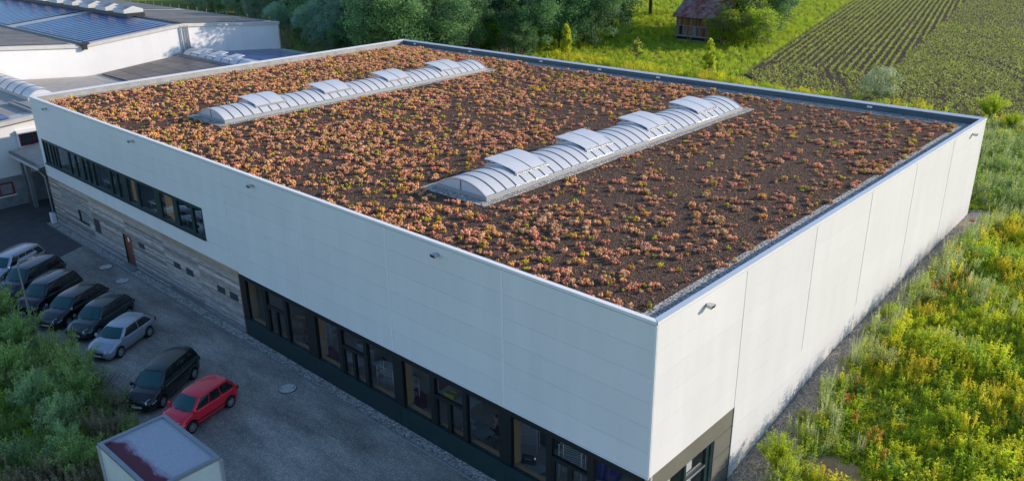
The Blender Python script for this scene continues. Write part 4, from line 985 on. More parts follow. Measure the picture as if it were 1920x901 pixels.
for q in (0,):
    lgm.add([(hx-.036,.55,2.05),(hx-.036,.05,2.45),(hx-.036,-.45,2.05),(hx-.036,.05,1.65),(hx-.030,.55,2.05),(hx-.030,.05,2.45),(hx-.030,-.45,2.05),(hx-.030,.05,1.65)],[(0,1,2,3),(7,6,5,4)])
lgm.build('violet_emblem', mat('violet_emblem_paint',(.05,.012,.07),.5), tr)
for sx in (-1.0,1.0):
    for sy in (-1,1):
        wh=empty('wheel',(sx,sy*(hy-.2),.34),parent=tr); MB().tube((0,-.1,0),(0,.1,0),.34,18).build('tyre',M['tyre'],wh); MB().tube((0,-.11,0),(0,.11,0),.19,14).build('rim',M['rim'],wh)
MB().box(-hx+.1,-hy+.3,.5,hx-.1,hy-.3,.75).build('chassis', M['vent'], tr)

# ------------------------------------------------------------------ workshop interior
def table(x,y,w_,d,h,top,label,cat='table',things=()):
    t=empty('work_table',(x,y,.03),rnd.uniform(-.25,.25)); tag(t,label,cat,group='work tables in the workshop')
    MB().box(-w_/2,-d/2,h-.05,w_/2,d/2,h).build('tabletop', top, t)
    for sx in (-1,1):
        for sy in (-1,1): MB().box(sx*w_/2-.04*(sx>0)-.0,sy*d/2-.04*(sy>0),0,sx*w_/2+.04*(sx<0)+.0,sy*d/2+.04*(sy<0),h-.05).build('leg', M['steel'], t)
    return t
M['magenta']=mat('magenta_cloth',(.20,.008,.05),.7,col2=(.28,.02,.09),ns=5); M['pale']=mat('pale_tabletop',(.48,.50,.50),.5); M['mach']=mat('machine_grey_green',(.26,.32,.33),.45); M['bluebox']=mat('blue_crate',(.01,.03,.22),.5); M['yellow']=mat('yellow_crate',(.50,.38,.03),.5)
table(-18.9,1.6,1.5,.8,.85,M['pale'],'pale work table behind the middle panes of the second workshop window')
table(-17.2,2.0,1.3,.7,.9,M['pale'],'pale work table behind the right pane of the second workshop window')
table(-9.9,1.35,1.6,.8,.85,M['mach'],'grey-green sewing table in front of the seated person')
table(-6.3,1.0,1.2,.8,.8,M['pale'],'pale table behind the left pane of the nearest workshop window')
table(-12.3,2.6,2.2,1.0,.85,M['pale'],'long tan table behind the transom of the third workshop window')
def machine(x,y,z,lab,m_=None):
    t=empty('sewing_machine',(x,y,z),rnd.uniform(-.6,.6)); tag(t,lab,'machine',group='machines on the work tables')
    MB().box(-.3,-.1,0,.3,.1,.06).build('base',m_ or M['mach'],t)
    MB().box(.15,-.08,.06,.28,.08,.34).box(-.28,-.07,.28,.15,.07,.38).box(-.28,-.06,.12,-.18,.06,.28).build('arm',m_ or M['mach'],t)
    MB().tube((.28,0,.3),(.34,0,.3),.09,14).build('hand_wheel',M['chrome'],t)
machine(-19.1,1.6,.88,'pale machine on the table at the left of the second workshop window',M['pale'])
machine(-17.2,2.0,.93,'dark machine on the table at the right of the second workshop window',M['plastic'])
machine(-10.1,1.3,.88,'grey-green machine in front of the seated person')
machine(-6.5,1.0,.83,'dark machine on the table behind the nearest workshop window',M['plastic'])
def crate(x,y,z,sx,sy,sz,m_,lab):
    t=MB().box(-sx/2,-sy/2,0,sx/2,sy/2,.03).box(-sx/2,-sy/2,.03,-sx/2+.03,sy/2,sz).box(sx/2-.03,-sy/2,.03,sx/2,sy/2,sz).box(-sx/2+.03,-sy/2,.03,sx/2-.03,-sy/2+.03,sz).box(-sx/2+.03,sy/2-.03,.03,sx/2-.03,sy/2,sz).box(-sx/2+.03,-sy/2+.03,.03,sx/2-.03,sy/2-.03,sz*.8).build('crate',m_)
    t.location=(x,y,z); t.rotation_euler=(0,0,rnd.uniform(-.4,.4)); tag(t,lab,'crate')
crate(-12.1,3.3,.88,.6,.4,.3,M['bluebox'],'blue crate on the long table inside the third workshop window')
crate(-12.6,2.3,.88,.6,.35,.25,M['yellow'],'yellow crate on the long table inside the third workshop window')
crate(-22.1,1.0,.03,.9,.6,.7,M['magenta'],'magenta bin on the floor behind the first workshop window')
crate(-20.9,1.3,.03,1.3,.7,.6,M['magenta'],'magenta heap of cloth behind the left pane of the second workshop window')
crate(-14.4,1.6,.03,1.1,.6,.7,M['magenta'],'magenta bin under the white rack inside the third workshop window')
crate(-10.9,.85,.03,1.3,.4,.55,M['magenta'],'magenta bin right below the sill of the third workshop window')
def rack(x,y,lab,rz=0):
    t=empty('wire_rack',(x,y,.03),rz); tag(t,lab,'rack',group='wire racks in the workshop')
    for sx in (-.5,.5):
        for sy in (-.25,.25): MB().tube((sx,sy,0),(sx,sy,1.7),.02,6).build('post',M['cover'],t)
    for z in (.4,.85,1.3,1.68):
        q=MB()
        for k in range(5): q.tube((-.5,-.25+k*.125,z),(.5,-.25+k*.125,z),.012,4)
        q.build('shelf',M['cover'],t)
rack(-14.4,1.2,'white rack behind the left pane of the third workshop window'); rack(-5.2,2.3,'wire rack behind the transom of the nearest workshop window',.3)
rack(-16.0,1.3,'tall white rack behind the right pane of the second workshop window',.2); rack(-8.0,2.6,'pale slatted rack behind the left pane of the nearest workshop window',.5); rack(-22.9,2.6,'pale rack behind the right pane of the first workshop window',.1)
for (x,y,z,m_,lb) in ((-23.6,1.5,.03,'mach','grey machine on the floor behind the middle panes of the first workshop window'),(-11.3,3.1,.88,'pale','pale machine on the long table inside the third workshop window'),
    (-3.8,1.6,.03,'plastic','dark machine on the floor behind the right pane of the nearest workshop window'),(-16.3,2.9,.03,'mach','grey machine behind the tall white rack of the second workshop window')): machine(x,y,z,lb,M[m_])
for (x,y,sx,sy,sz,m_,lb) in ((-25.2,2.2,1.2,.8,.8,'wood_jamb','wooden box behind the left pane of the first workshop window'),(-19.8,3.2,1.4,.9,.75,'pale','pale box behind the tables of the second workshop window'),(-10.6,4.2,1.6,1.,.8,'wood_jamb','wooden box at the back of the third workshop window'),
    (-4.2,3.4,1.2,.9,.9,'bluebox','blue box behind the right pane of the nearest workshop window'),(-7.4,3.6,.9,.9,.9,'plastic','black box behind the left pane of the nearest workshop window'),(-13.9,3.6,1.2,.8,.8,'magenta','magenta box behind the white rack of the third workshop window')): crate(x,y,.03,sx,sy,sz,M[m_],lb)
# seated person
def skin_fig(name, nodes, edges, m_, parent):
    me=bpy.data.meshes.new(name); me.from_pydata([n_[0] for n_ in nodes],edges,[]); me.materials.append(m_)
    o=bpy.data.objects.new(name, me); link(o,parent); md=o.modifiers.new('skin','SKIN'); me.skin_vertices or None
    if not me.skin_vertices:
        bm=bmesh.new(); bm.from_mesh(me); bm.verts.layers.skin.verify(); bm.to_mesh(me); bm.free()
    for v,n_ in zip(me.skin_vertices[0].data,nodes): v.radius=n_[1] if isinstance(n_[1],tuple) else (n_[1],n_[1])
    me.skin_vertices[0].data[0].use_root=True
    s=o.modifiers.new('sub','SUBSURF'); s.levels=2; s.render_levels=2; return o
pe=empty('person',(-9.35,2.15,.03),R(205)); tag(pe,'person in dark overalls seated at a grey-green sewing table inside the third workshop window','person')
SKIN=mat('skin',(.42,.22,.15),.55); CL=mat('dark_overalls',(.02,.022,.025),.8); HAIR=mat('dark_hair',(.02,.012,.008),.6)
nodes=[((0,0,.50),(.15,.12)),((0,0,.72),(.14,.10)),((.04,0,.92),(.17,.10)),((.05,0,1.02),(.09,.08)),((.07,0,1.09),(.052,.052)),
 ((.04,.19,.98),(.055,.055)),((.12,.25,.76),(.045,.045)),((.38,.16,.80),(.032,.032)),((.46,.13,.82),(.028,.02)),
 ((.04,-.19,.98),(.055,.055)),((.12,-.25,.76),(.045,.045)),((.38,-.16,.80),(.032,.032)),((.46,-.13,.82),(.028,.02)),
 ((.02,.10,.48),(.085,.085)),((.42,.13,.50),(.065,.065)),((.42,.13,.10),(.042,.042)),((.54,.14,.05),(.04,.032)),
 ((.02,-.10,.48),(.085,.085)),((.42,-.13,.50),(.065,.065)),((.42,-.13,.10),(.042,.042)),((.54,-.14,.05),(.04,.032)),
 ((.10,0,1.18),(.085,.095)),((.11,0,1.27),(.08,.09))]
edges=[(0,1),(1,2),(2,3),(3,4),(3,5),(5,6),(6,7),(7,8),(3,9),(9,10),(10,11),(11,12),(0,13),(13,14),(14,15),(15,16),(0,17),(17,18),(18,19),(19,20),(4,21),(21,22)]
n0=len(nodes)
for sg,base,pi_ in ((1,(.46,.13,.82),8),(-1,(.46,-.13,.82),12)):
    for k,(dy,ln) in enumerate(((-.03,.07),(-.01,.085),(.01,.08),(.028,.062))):
        a=(base[0]+.04,base[1]+dy*.8,base[2]); b=(base[0]+.04+ln*.6,base[1]+dy,base[2]-.005); c=(base[0]+.04+ln,base[1]+dy*1.1,base[2]-.03)
        i=len(nodes); nodes += [(a,(.011,.009)),(b,(.009,.008)),(c,(.007,.007))]; edges += [(pi_,i),(i,i+1),(i+1,i+2)]
    i=len(nodes); nodes += [((base[0]+.01,base[1]-sg*.045,base[2]-.005),(.010,.010)),((base[0]+.05,base[1]-sg*.06,base[2]-.02),(.008,.008))]; edges += [(pi_,i),(i,i+1)]
skin_fig('body', nodes, edges, SKIN, pe)
cn_nodes=[((0,0,.50),(.165,.135)),((0,0,.72),(.155,.115)),((.035,0,.93),(.18,.112)),((.02,.10,.48),(.10,.10)),((.42,.13,.50),(.078,.078)),((.42,.13,.14),(.055,.055)),((.02,-.10,.48),(.10,.10)),((.42,-.13,.50),(.078,.078)),((.42,-.13,.14),(.055,.055))]
skin_fig('overalls', cn_nodes, [(0,1),(1,2),(0,3),(3,4),(4,5),(0,6),(6,7),(7,8)], CL, pe)
hm=MB(); hv=[tuple(Vector((.085,0,1.275))+Vector(p)*.112) for p in ICV]; hm.add(hv,[f for f in ICF if sum(hv[i][0] for i in f)/3<.135 or sum(hv[i][2] for i in f)/3>1.33]); h_=hm.build('hair', HAIR, pe, True); s=h_.modifiers.new('sub','SUBSURF'); s.levels=s.render_levels=2
MB().tube((.195,-.0,1.20),(.215,0,1.195),.014,6).build('nose', SKIN, pe)
MB().tube((.185,-.03,1.225),(.192,-.03,1.225),.011,6).tube((.185,.03,1.225),(.192,.03,1.225),.011,6).build('eyes', HAIR, pe)
MB().box(.178,-.022,1.150,.188,.022,1.158).build('mouth', M['taillight'], pe)
st_=empty('stool',(-9.35,2.15,.03)); tag(st_,'black stool under the seated person in the workshop','stool')
MB().tube((0,0,.36),(0,0,.41),.19,14).build('seat', M['plastic'], st_); MB().tube((0,0,.0),(0,0,.36),.03,8).build('column', M['steel'], st_)
MB().box(-.28,-.03,0,.28,.03,.04).box(-.03,-.28,.0,.03,.28,.041).build('foot', M['steel'], st_)

# ------------------------------------------------------------------ foliage meshes
def leaf_quads(P, D, ln, wd, g, curl=.15):
    """P centres (n,3), D unit directions (n,3): one 4-vertex leaf each, random roll"""
    n=len(P); r=g.normal(size=(n,3)); S_=np.cross(D,r); S_/=np.linalg.norm(S_,axis=1,keepdims=True)+1e-9
    ln=np.asarray(ln).reshape(-1,1); wd=np.asarray(wd).reshape(-1,1); Nn=np.cross(D,S_)
    a=P; b=P+D*ln*.5+S_*wd*.5+Nn*ln*curl*.3; c=P+D*ln-Nn*ln*curl*.2; d=P+D*ln*.5-S_*wd*.5+Nn*ln*curl*.3
    V=np.stack([a,b,c,d],1).reshape(-1,3); F=np.arange(4*n).reshape(-1,4); return V,F
def unit(a): return a/(np.linalg.norm(a,axis=1,keepdims=True)+1e-9)
def lmat(n,c,c2,rand=.18,hr=.015,ns=1.2,trans=.5): return mat(n,c,.6,col2=c2,ns=ns,rand=rand,hrand=hr,trans=trans,spec=.25,lo=.3,hi=.7)
G={}
G['willow']=lmat('willow_leaf',(0.33, 0.48, 0.27),(0.42, 0.56, 0.33)); G['alder']=lmat('alder_leaf',(0.17, 0.33, 0.13),(0.27, 0.45, 0.18)); G['dark']=lmat('dark_leaf',(0.08, 0.18, 0.09),(0.12, 0.23, 0.1))
G['teal']=lmat('grey_willow_leaf',(0.29, 0.46, 0.33),(0.37, 0.54, 0.38)); G['lime']=lmat('bright_leaf',(0.3, 0.46, 0.03),(0.4, 0.55, 0.05)); G['yellow']=lmat('yellow_leaf',(0.66, 0.7, 0.05),(0.72, 0.74, 0.08)); G['birch']=lmat('birch_leaf',(0.22, 0.3, 0.09),(0.3, 0.38, 0.12))
G['silver']=lmat('silver_willow_leaf',(0.45, 0.52, 0.3),(0.56, 0.62, 0.42)); G['bark']=mat('dark_bark',(.06,.045,.035),.9,col2=(.10,.08,.065),ns=6); G['birchbark']=mat('white_birch_bark',(.55,.54,.50),.8,col2=(.10,.09,.08),ns=3,lo=.55,hi=.7,stretch=(1,1,4))
def crown_mesh(name, mats, h, rad, zc, nclump, per, ls, seed, shape='round', droop=0., shell=.55):
    g=np.random.default_rng(seed); C_=[]
    for k in range(nclump):
        while True:
            p=g.uniform(-1,1,3)
            if np.linalg.norm(p)<=1 and np.linalg.norm(p)>shell*g.random()**.3: break
        if shape=='cone': tz=(p[2]+1)/2; p[0]*=1.05-tz*.85; p[1]*=1.05-tz*.85
        C_.append((p[0]*rad*g.uniform(.85,1.12),p[1]*rad*g.uniform(.85,1.12),zc+p[2]*h/2))
    C_=np.array(C_); cs=rad*.27*g.uniform(.5,1.45,nclump)
    if shape=='round':                        # uneven outline with lobes and hollows
        a_=np.arctan2(C_[:,1],C_[:,0]); C_[:,:2]*=(1+.22*np.sin(3*a_+seed)+.12*np.sin(5*a_+2*seed+C_[:,2]))[:,None]; C_[:,2]+=.10*h*np.sin(C_[:,0]*2.1+seed)*np.cos(C_[:,1]*1.7)
    ci=g.integers(0,nclump,nclump*per); n=len(ci)
    d=unit(g.normal(size=(n,3))); rr=g.random(n)**.45
    P=C_[ci]+d*(cs[ci]*rr)[:,None]*np.array([1,1,.75]); D=unit(d*.8+g.normal(size=(n,3))*.6+np.array([0,0,.25-droop]))
    V,F=leaf_quads(P,D,ls*g.uniform(.6,1.3,n),ls*.62*g.uniform(.6,1.2,n),g)
    mi=(g.random(n)<.35).astype(int)*((C_[ci][:,0]*3.1+C_[ci][:,2]*2.3)%1>.45)
    mi=((g.random(nclump)<.35).astype(int))[ci]
    return big_mesh(name, mats, V, F, mi)
def trunk_mesh(name, m_, h, r, branches, seed, spread):
    g=random.Random(seed); mb=MB(); p=Vector((0,0,-.3)); pts=[p]
    for k in range(5): pts.append(Vector((g.uniform(-.1,.1)*k*.4,g.uniform(-.1,.1)*k*.4,h*(k+1)/5)))
    for k in range(5): mb.tube(pts[k],pts[k+1],r*(1-k/5.6),7,r*(1-(k+1)/5.6))
    for b in range(branches):
        t_=g.uniform(.25,.92); q=pts[min(4,int(t_*5))].lerp(pts[min(5,int(t_*5)+1)],t_*5%1); a=g.uniform(0,6.28); ln=spread*g.uniform(.5,1)*(1.15-t_*.6)
        e=q+Vector((math.cos(a)*ln,math.sin(a)*ln,ln*g.uniform(.25,.8))); m=q.lerp(e,.5)+Vector((0,0,ln*.08)); rr=r*.38*(1.1-t_*.6)
        mb.tube(q,m,rr,5,rr*.7); mb.tube(m,e,rr*.7,5,rr*.25)
        for _ in range(2):
            e2=m+Vector((g.uniform(-1,1)*ln*.45,g.uniform(-1,1)*ln*.45,g.uniform(.1,.5)*ln)); mb.tube(m,e2,rr*.5,4,rr*.15)
    return mb.mesh(name, m_)
TREEM={}
def treekind(key, mats, h, rad, zc, ncl, per, ls, seeds, trunk_h, tr_r, br, bark='bark', **kw):
    TREEM[key]=[(crown_mesh('crown',mats,h,rad,zc,ncl,per,ls,s,**kw), trunk_mesh('trunk',G[bark],trunk_h,tr_r,br,s,rad*.8)) for s in seeds]
treekind('willow',[G['teal'],G['willow']],8,3.6,5.2,90,180,.25,(1,2),7.5,.16,10)
treekind('alder',[G['alder'],G['dark']],9,3.4,5.6,95,210,.225,(3,4),8.5,.17,10)
treekind('grey',[G['teal'],G['alder']],7,3.8,4.4,90,180,.24,(5,6),6.5,.15,9)
treekind('orchard',[G['alder'],G['birch']],6.5,4.2,6.2,80,170,.26,(7,),6.5,.24,12)
treekind('lime',[G['lime'],G['alder']],4.6,2.3,2.6,60,90,.26,(8,9),3.8,.09,8,shape='cone')
treekind('bush',[G['lime'],G['birch']],4.6,2.8,2.5,80,110,.24,(10,11),3.4,.10,12)
treekind('young',[G['yellow'],G['lime']],3.9,.72,2.55,52,60,.19,(12,),4.2,.04,14,shape='cone',shell=.2)
treekind('youngdark',[G['birch'],G['yellow']],2.9,.62,1.9,34,30,.20,(13,),3.1,.035,12,shape='round',shell=.2)
treekind('silver',[G['silver'],G['birch']],3.2,1.7,1.65,60,80,.17,(14,),2.6,.06,14)
def tree(key, var, x, y, s, rz, name, label, group=None, sz=None, z=None):
    cm,tm=TREEM[key][var%len(TREEM[key])]; z=float(gz(x,y)) if z is None else z
    t=empty(name,(x,y,z-.05),rz); t.scale=(s,s,sz or s); tag(t,label,'tree' if 'bush' not in name and 'shrub' not in name else 'bush',group)
    link(bpy.data.objects.new('crown',cm),t); link(bpy.data.objects.new('trunk',tm),t); return t
# wood edge behind the hall
def front_y(x): return float(np.interp(x,[-175,-140,-125,-104,-97,-86,-76,-66,-62],[72,62,60,55,51,46,46,52,62]))
k=0
cand=[]
for row in range(6):
    x=-172.+rnd.uniform(0,3)
    while x<-58:
        fy=front_y(x)+1.5+row*5.2; xx=x+rnd.uniform(-1.2,1.2); yy=fy+rnd.uniform(-1.4,1.4)
        right=float(np.interp(yy,[55,62,75,100,130],[-60,-62,-68,-84,-103]))
        if xx<right and (row<3 or xx>-110) and not (-73<xx<-64 and 61<yy<74): cand.append((xx,yy,row))
        x+=5.0+row*.3
for xx,yy,row in cand:
    key=rnd.choice(['willow','grey','willow','alder','grey']) if row<2 else rnd.choice(['alder','willow','alder','grey'])
    if xx>-80: key=rnd.choice(['alder','alder','willow'])
    s={0:.62,1:.92,2:1.2,3:1.35}.get(row,1.5)*rnd.uniform(.85,1.15)
    if xx>-80 and row>0: s*=1.2
    near_={'willow':'grey-green willow','alder':'dark green alder','grey':'bluish green bushy willow'}[key]
    pos='at the front edge' if row==0 else ('in the second row' if row==1 else 'deep inside')
    tree(key,k,xx,yy,s,rnd.uniform(0,6.28),'wood_tree','%s %s of the wood behind the hall'%(near_,pos),group='%s trees of the wood'%key,sz=s*rnd.uniform(.9,1.15)); k+=1
for (x,y,s_) in ((-62.6,70.5,1.05),(-60.8,75.5,1.15),(-65,79,1.3),(-63.5,84,1.3),(-70,84,1.4),(-75,90,1.45)):
    tree('alder',k,x,y,s_,rnd.uniform(0,6.28),'wood_tree','dark green alder at the right hand end of the wood, around the birch',group='alders around the birch'); k+=1
for (x,y,s_,lb) in ((-68.5,45,1.38,'tall dark alder closest to the far left corner of the roof'),(-67,51.5,1.35,'tall alder standing right behind the far corner of the hall'),(-73.5,48,1.3,'tall alder at the wood edge beside the big hall')):
    tree('alder',k,x,y,s_,rnd.uniform(0,6.28),'wood_tree',lb,group='tall alders behind the far hall corner'); k+=1
tree('lime',0,-70.6,64.6,1.15,1.,'bright_tree','bright green conical young tree behind the far corner of the roof')
tree('lime',1,-66.3,66.2,.7,2.,'bright_bush','low bright green bush right of the conical young tree at the wood edge')
tree('young',0,-57.4,65.6,1.12,.3,'young_tree','yellow-green slender staked young tree, leftmost of three behind the roof edge','young staked trees along the meadow edge')
tree('youngdark',0,-46.6,66.1,1.05,2.3,'young_tree','short round grey-green staked young tree, middle one of three','young staked trees along the meadow edge')
tree('young',0,-36.1,65.5,1.10,4.1,'young_tree','golden green slender staked young tree in front of the wooden hut','young staked trees along the meadow edge')
for (x,y) in ((-57.4,65.6),(-36.1,65.5)):
    t=empty('tree_stake',(x,y,float(gz(x,y)))); tag(t,'wooden stakes tied round the %s young tree'%('leftmost' if x<-50 else 'golden green'),'stake')
    for dx in (-.45,.45): MB().tube((dx,0,-.2),(dx,.05,1.5),.045,6).build('post',M['wood_jamb'],t)
    MB().box(-.45,-.02,1.25,.45,.03,1.36).build('crossbar',M['wood_jamb'],t)
tree('silver',0,-16.9,65.9,1.05,0.,'silver_bush','pale silvery willow bush at the near edge of the maize field')
tree('bush',0,-46.6,88.6,1.0,0.5,'hut_bush','leafy green bush hiding the right end of the wooden hut')
tree('bush',1,-43.6,91.5,1.05,2.5,'hut_bush','sunlit bush just right of the one that hides the hut end')
tree('bush',1,-47.6,95.5,1.7,4.,'hut_bush','taller bush behind the right end of the hut')
tree('alder',0,-50.5,103,1.25,1.1,'tall_tree','tall leafy tree rising behind the hut bushes')
tree('alder',1,-46.5,101,1.1,2.6,'tall_tree','tall leafy tree right of the hut at the field edge')
tree('alder',1,-56,108,1.35,3.6,'tall_tree','tall tree behind the left half of the hut roof')
tree('orchard',0,-72.9,99.5,1.45,2.,'orchard_tree','orchard tree with thick leaning trunk left of the hut')
tree('orchard',0,-76.1,113,1.6,5.,'orchard_tree','orchard tree whose trunk stands on the sunlit grass farther back')
tree('orchard',0,-84,116,1.2,4.,'orchard_tree','orchard tree at the upper edge beside the wood')
tree('orchard',0,-63,112,1.75,.4,'orchard_tree','tree right behind the hut roof')
tree('orchard',0,-69,121,1.9,.9,'orchard_tree','tall tree far behind the hut')
# birch with drooping twigs
bt=empty('birch_tree',(-68.2,70.2,float(gz(-68,70))-.05)); tag(bt,'tall birch with white trunk and hanging twigs at the right end of the wood','tree')
g=np.random.default_rng(77); tb=MB(); H_=15.
tb.tube((0,0,0),(.3,0,6),.22,8,.16); tb.tube((.3,0,6),(.1,.1,H_),.16,8,.03)
Pl=[];Dl=[]
for b in range(46):
    z=g.uniform(2.5,14); a=g.uniform(0,6.28); ln=(3.6*(1-z/17))*g.uniform(.6,1.1); q=Vector((.2,0,z)); e=q+Vector((math.cos(a)*ln,math.sin(a)*ln,ln*.35)); tb.tube(q,e,.04,4,.012)
    for tw in range(7):
        u=g.uniform(.35,1); s_=q.lerp(e,u)+Vector(g.normal(0,.12,3)); dl=g.uniform(.8,2.4); m=int(dl*16)
        tz=np.linspace(0,1,m); P_=np.array(s_)[None,:]+np.stack([g.normal(0,.09,m),g.normal(0,.09,m),-tz*dl],1); Pl.append(P_); Dl.append(unit(g.normal(0,.5,(m,3))+np.array([0,0,-.7])))
tb.build('trunk', G['birchbark'], bt)
P_=np.concatenate(Pl); D_=np.concatenate(Dl); V,F=leaf_quads(P_,D_,.17*g.uniform(.7,1.3,len(P_)),.10*np.ones(len(P_)),g)
link(bpy.data.objects.new('crown', big_mesh('crown',[G['birch'],G['willow']],V,F,(g.random(len(F))<.3).astype(int))),bt)

# ------------------------------------------------------------------ wooden hut
hut=empty('wooden_hut',(-51.5,91,3.75)); tag(hut,'old wooden hut with red and grey tiled roof at the meadow edge','hut')
M['hutwood']=mat('old_brown_board',(.22,.085,.04),.85,col2=(.32,.16,.09),ns=3,stretch=(8,8,1),rand=.45,hrand=.01,bump=.4,bs=20); M['hutgrey']=mat('weathered_grey_board',(.20,.17,.16),.85,col2=(.30,.27,.25),ns=3,stretch=(8,8,1),rand=.3)
M['tile']=mat('old_clay_tile',(.26,.07,.05),.85,col2=(.30,.24,.23),ns=.9,detail=8,lo=.42,hi=.62,rand=.3,hrand=.01)
x0,x1,y0,y1=-3.7,3.9,-2.3,3.0
MB().box(x0+.1,y0+.12,.0,x1-.1,y1-.1,3.7).build('inner_wall', M['dark'], hut)
x=x0
while x<x1-.05:
    wd=rnd.uniform(.17,.26); up=rnd.random()<.9
    piece('board', M['hutgrey'] if x<x0+.5 else M['hutwood'], hut, x,y0+.02+rnd.uniform(-.02,.02),2.35,x+wd-.03,y0+.10,3.75)
    if rnd.random()<.93: piece('board', M['hutgrey'] if (x<x0+.6 or rnd.random()<.35) else M['hutwood'], hut, x,y0-.03+rnd.uniform(-.02,.02),.95,x+wd-.05,y0+.03,2.3)
    x+=wd
MB().box(x0,y0-.12,.78,x1,y0+.0,.98).box(x0,y0-.08,2.28,x1,y0+.0,2.38).build('rail', M['hutgrey'], hut)
MB().box(x0,y0+.05,.0,x1,y0+.3,.35).build('plinth', M['concrete'], hut)
for xx in (x0,-1.2,1.3,x1-.18): piece('post', M['hutgrey'], hut, xx,y0-.10,.0,xx+.18,y0+.06,3.75)
for sx in (x0,x1-.08):
    MB().add([(sx,y0,0),(sx,y1,0),(sx,y1,3.6),(sx,(y0+y1)/2,5.6),(sx,y0,3.6),(sx+.08,y0,0),(sx+.08,y1,0),(sx+.08,y1,3.6),(sx+.08,(y0+y1)/2,5.6),(sx+.08,y0,3.6)],[(0,1,2,3,4),(9,8,7,6,5)]).build('gable', M['hutwood'], hut)
rf=empty('roof',(0,0,0),parent=hut); ym=(y0+y1)/2; e0=(y0-.75,3.55); rp=(ym,5.75)
MB().add([(x0-.45,e0[0],e0[1]),(x1+.5,e0[0],e0[1]),(x1+.5,rp[0],rp[1]),(x0-.45,rp[0],rp[1]),(x1+.5,y1+.7,3.55),(x0-.45,y1+.7,3.55)],[(0,1,2,3),(3,2,4,5)]).build('roof_boarding', M['hutwood'], rf)
ang=math.atan2(rp[1]-e0[1],rp[0]-e0[0]); nrow=11
tm_=MB().box(-.5,-.5,-.5,.5,.5,.5).mesh('tile', M['tile'])
for r_ in range(nrow):
    for c in range(24):
        u=(r_+.5)/nrow; cx=x0-.45+(c+.5)*(x1-x0+.95)/24
        o=bpy.data.objects.new('tile',tm_); link(o,rf); o.location=(cx,e0[0]+(rp[0]-e0[0])*u,e0[1]+(rp[1]-e0[1])*u+.05+rnd.uniform(-.008,.008)); o.rotation_euler=(ang-.07+rnd.uniform(-.03,.03),rnd.uniform(-.03,.03),0); o.scale=((x1-x0+.95)/24-.02,.38,.03)
MB().box(x0-.45,rp[0]-.12,rp[1]+.0,x1+.5,rp[0]+.12,rp[1]+.14).build('ridge_tiles', M['tile'], rf)

# ------------------------------------------------------------------ maize field
FX=[(-34.02,70.52),(-42.25,102.71),(-56.46,159.5),(-66,200),(60,215),(60,56),(-7,61.0),(-18.2,62.2),(-27.9,64.2)]
M['field']=mat('ploughed_soil',(.065,.045,.030),.95,col2=(.11,.08,.052),ns=.5,detail=10,bump=.8,bs=9,bdist=.08,spec=.15)
mb=MB(); mb.add([(x,y,float(gz(x,y))+.06) for x,y in FX],[tuple(range(len(FX)))[::-1]]); o=mb.build('field_soil',M['field']); o['kind']='structure'
G['maize']=lmat('maize_leaf',(0.54, 0.62, 0.11),(0.62, 0.68, 0.15),rand=.25,trans=.2)
def plant(stems, seed, mats, leafn, ll, lw, h, splay, base=.02, top=None, topn=0, curl=.25):
    g=np.random.default_rng(seed); V=[];F=[];MI=[];n=0
    for s in range(stems):
        a=g.uniform(0,6.28); d=np.array([math.cos(a)*splay*g.uniform(.2,1),math.sin(a)*splay*g.uniform(.2,1),1.]); d/=np.linalg.norm(d); hh=h*g.uniform(.65,1.1); p0=np.array([math.cos(a)*base,math.sin(a)*base,0])*g.uniform(0,1)
        m=leafn; t_=g.uniform(.12,1,m); P=p0+d*(hh*t_)[:,None]; D=unit(g.normal(size=(m,3))*np.array([1,1,.5])+np.array([0,0,.45])); v,f=leaf_quads(P,D,ll*g.uniform(.6,1.2,m)*(1.15-.5*t_),lw*g.uniform(.7,1.2,m),g,curl)
        V.append(v);F.append(f+n);n+=len(v);MI+= [0 if g.random()<.75 else 1]*m
        sw=.008; e=p0+d*hh; v=np.array([p0+[-sw,0,0],p0+[sw,0,0],e+[sw*.5,0,0],e+[-sw*.5,0,0]]); V.append(v);F.append(np.array([[0,1,2,3]])+n);n+=4;MI+=[0]
        if top is not None:
            P=p0+d*(hh*g.uniform(.72,1.08,topn))[:,None]+g.normal(0,.015,(topn,3)); v,f=leaf_quads(P,unit(g.normal(size=(topn,3))+[0,0,.8]),top[0]*np.ones(topn),top[1]*np.ones(topn),g); V.append(v);F.append(f+n);n+=len(v);MI+=[2]*topn
    return big_mesh('weed',mats,np.concatenate(V),np.concatenate(F),MI)
mz=[plant(1,s,[G['maize'],G['maize']],6,.32,.06,.34,.1) for s in (1,2,3)]
PXs=[]
def infield(x,y):
    c=False; j=len(FX)-1
    for i in range(len(FX)):
        if (FX[i][1]>y)!=(FX[j][1]>y) and x<(FX[j][0]-FX[i][0])*(y-FX[i][1])/(FX[j][1]-FX[i][1])+FX[i][0]: c=not c
        j=i
    return c
# long rows parallel to the left edge, y from 78 upwards, between the left edge and the boundary row
for r_ in range(34):
    f=(r_+.9)/34.
    y=79.+ (rnd.uniform(-1.5,1.5) if r_<28 else 0)
    while y<178:
        xl=float(np.interp(y,[70.5,102.7,159.5,200],[-34.0,-42.25,-56.46,-66])); xr_=float(np.interp(y,[70,80.45,171.6,200],[-19.5,-21.45,-38.86,-44.2]))
        nrow_=(xr_-xl)/.92
        xx=xl+.55+r_*.92
        if xx<xr_+.2: PXs.append((xx+rnd.gauss(0,.05),y,.3))
        y+=.30
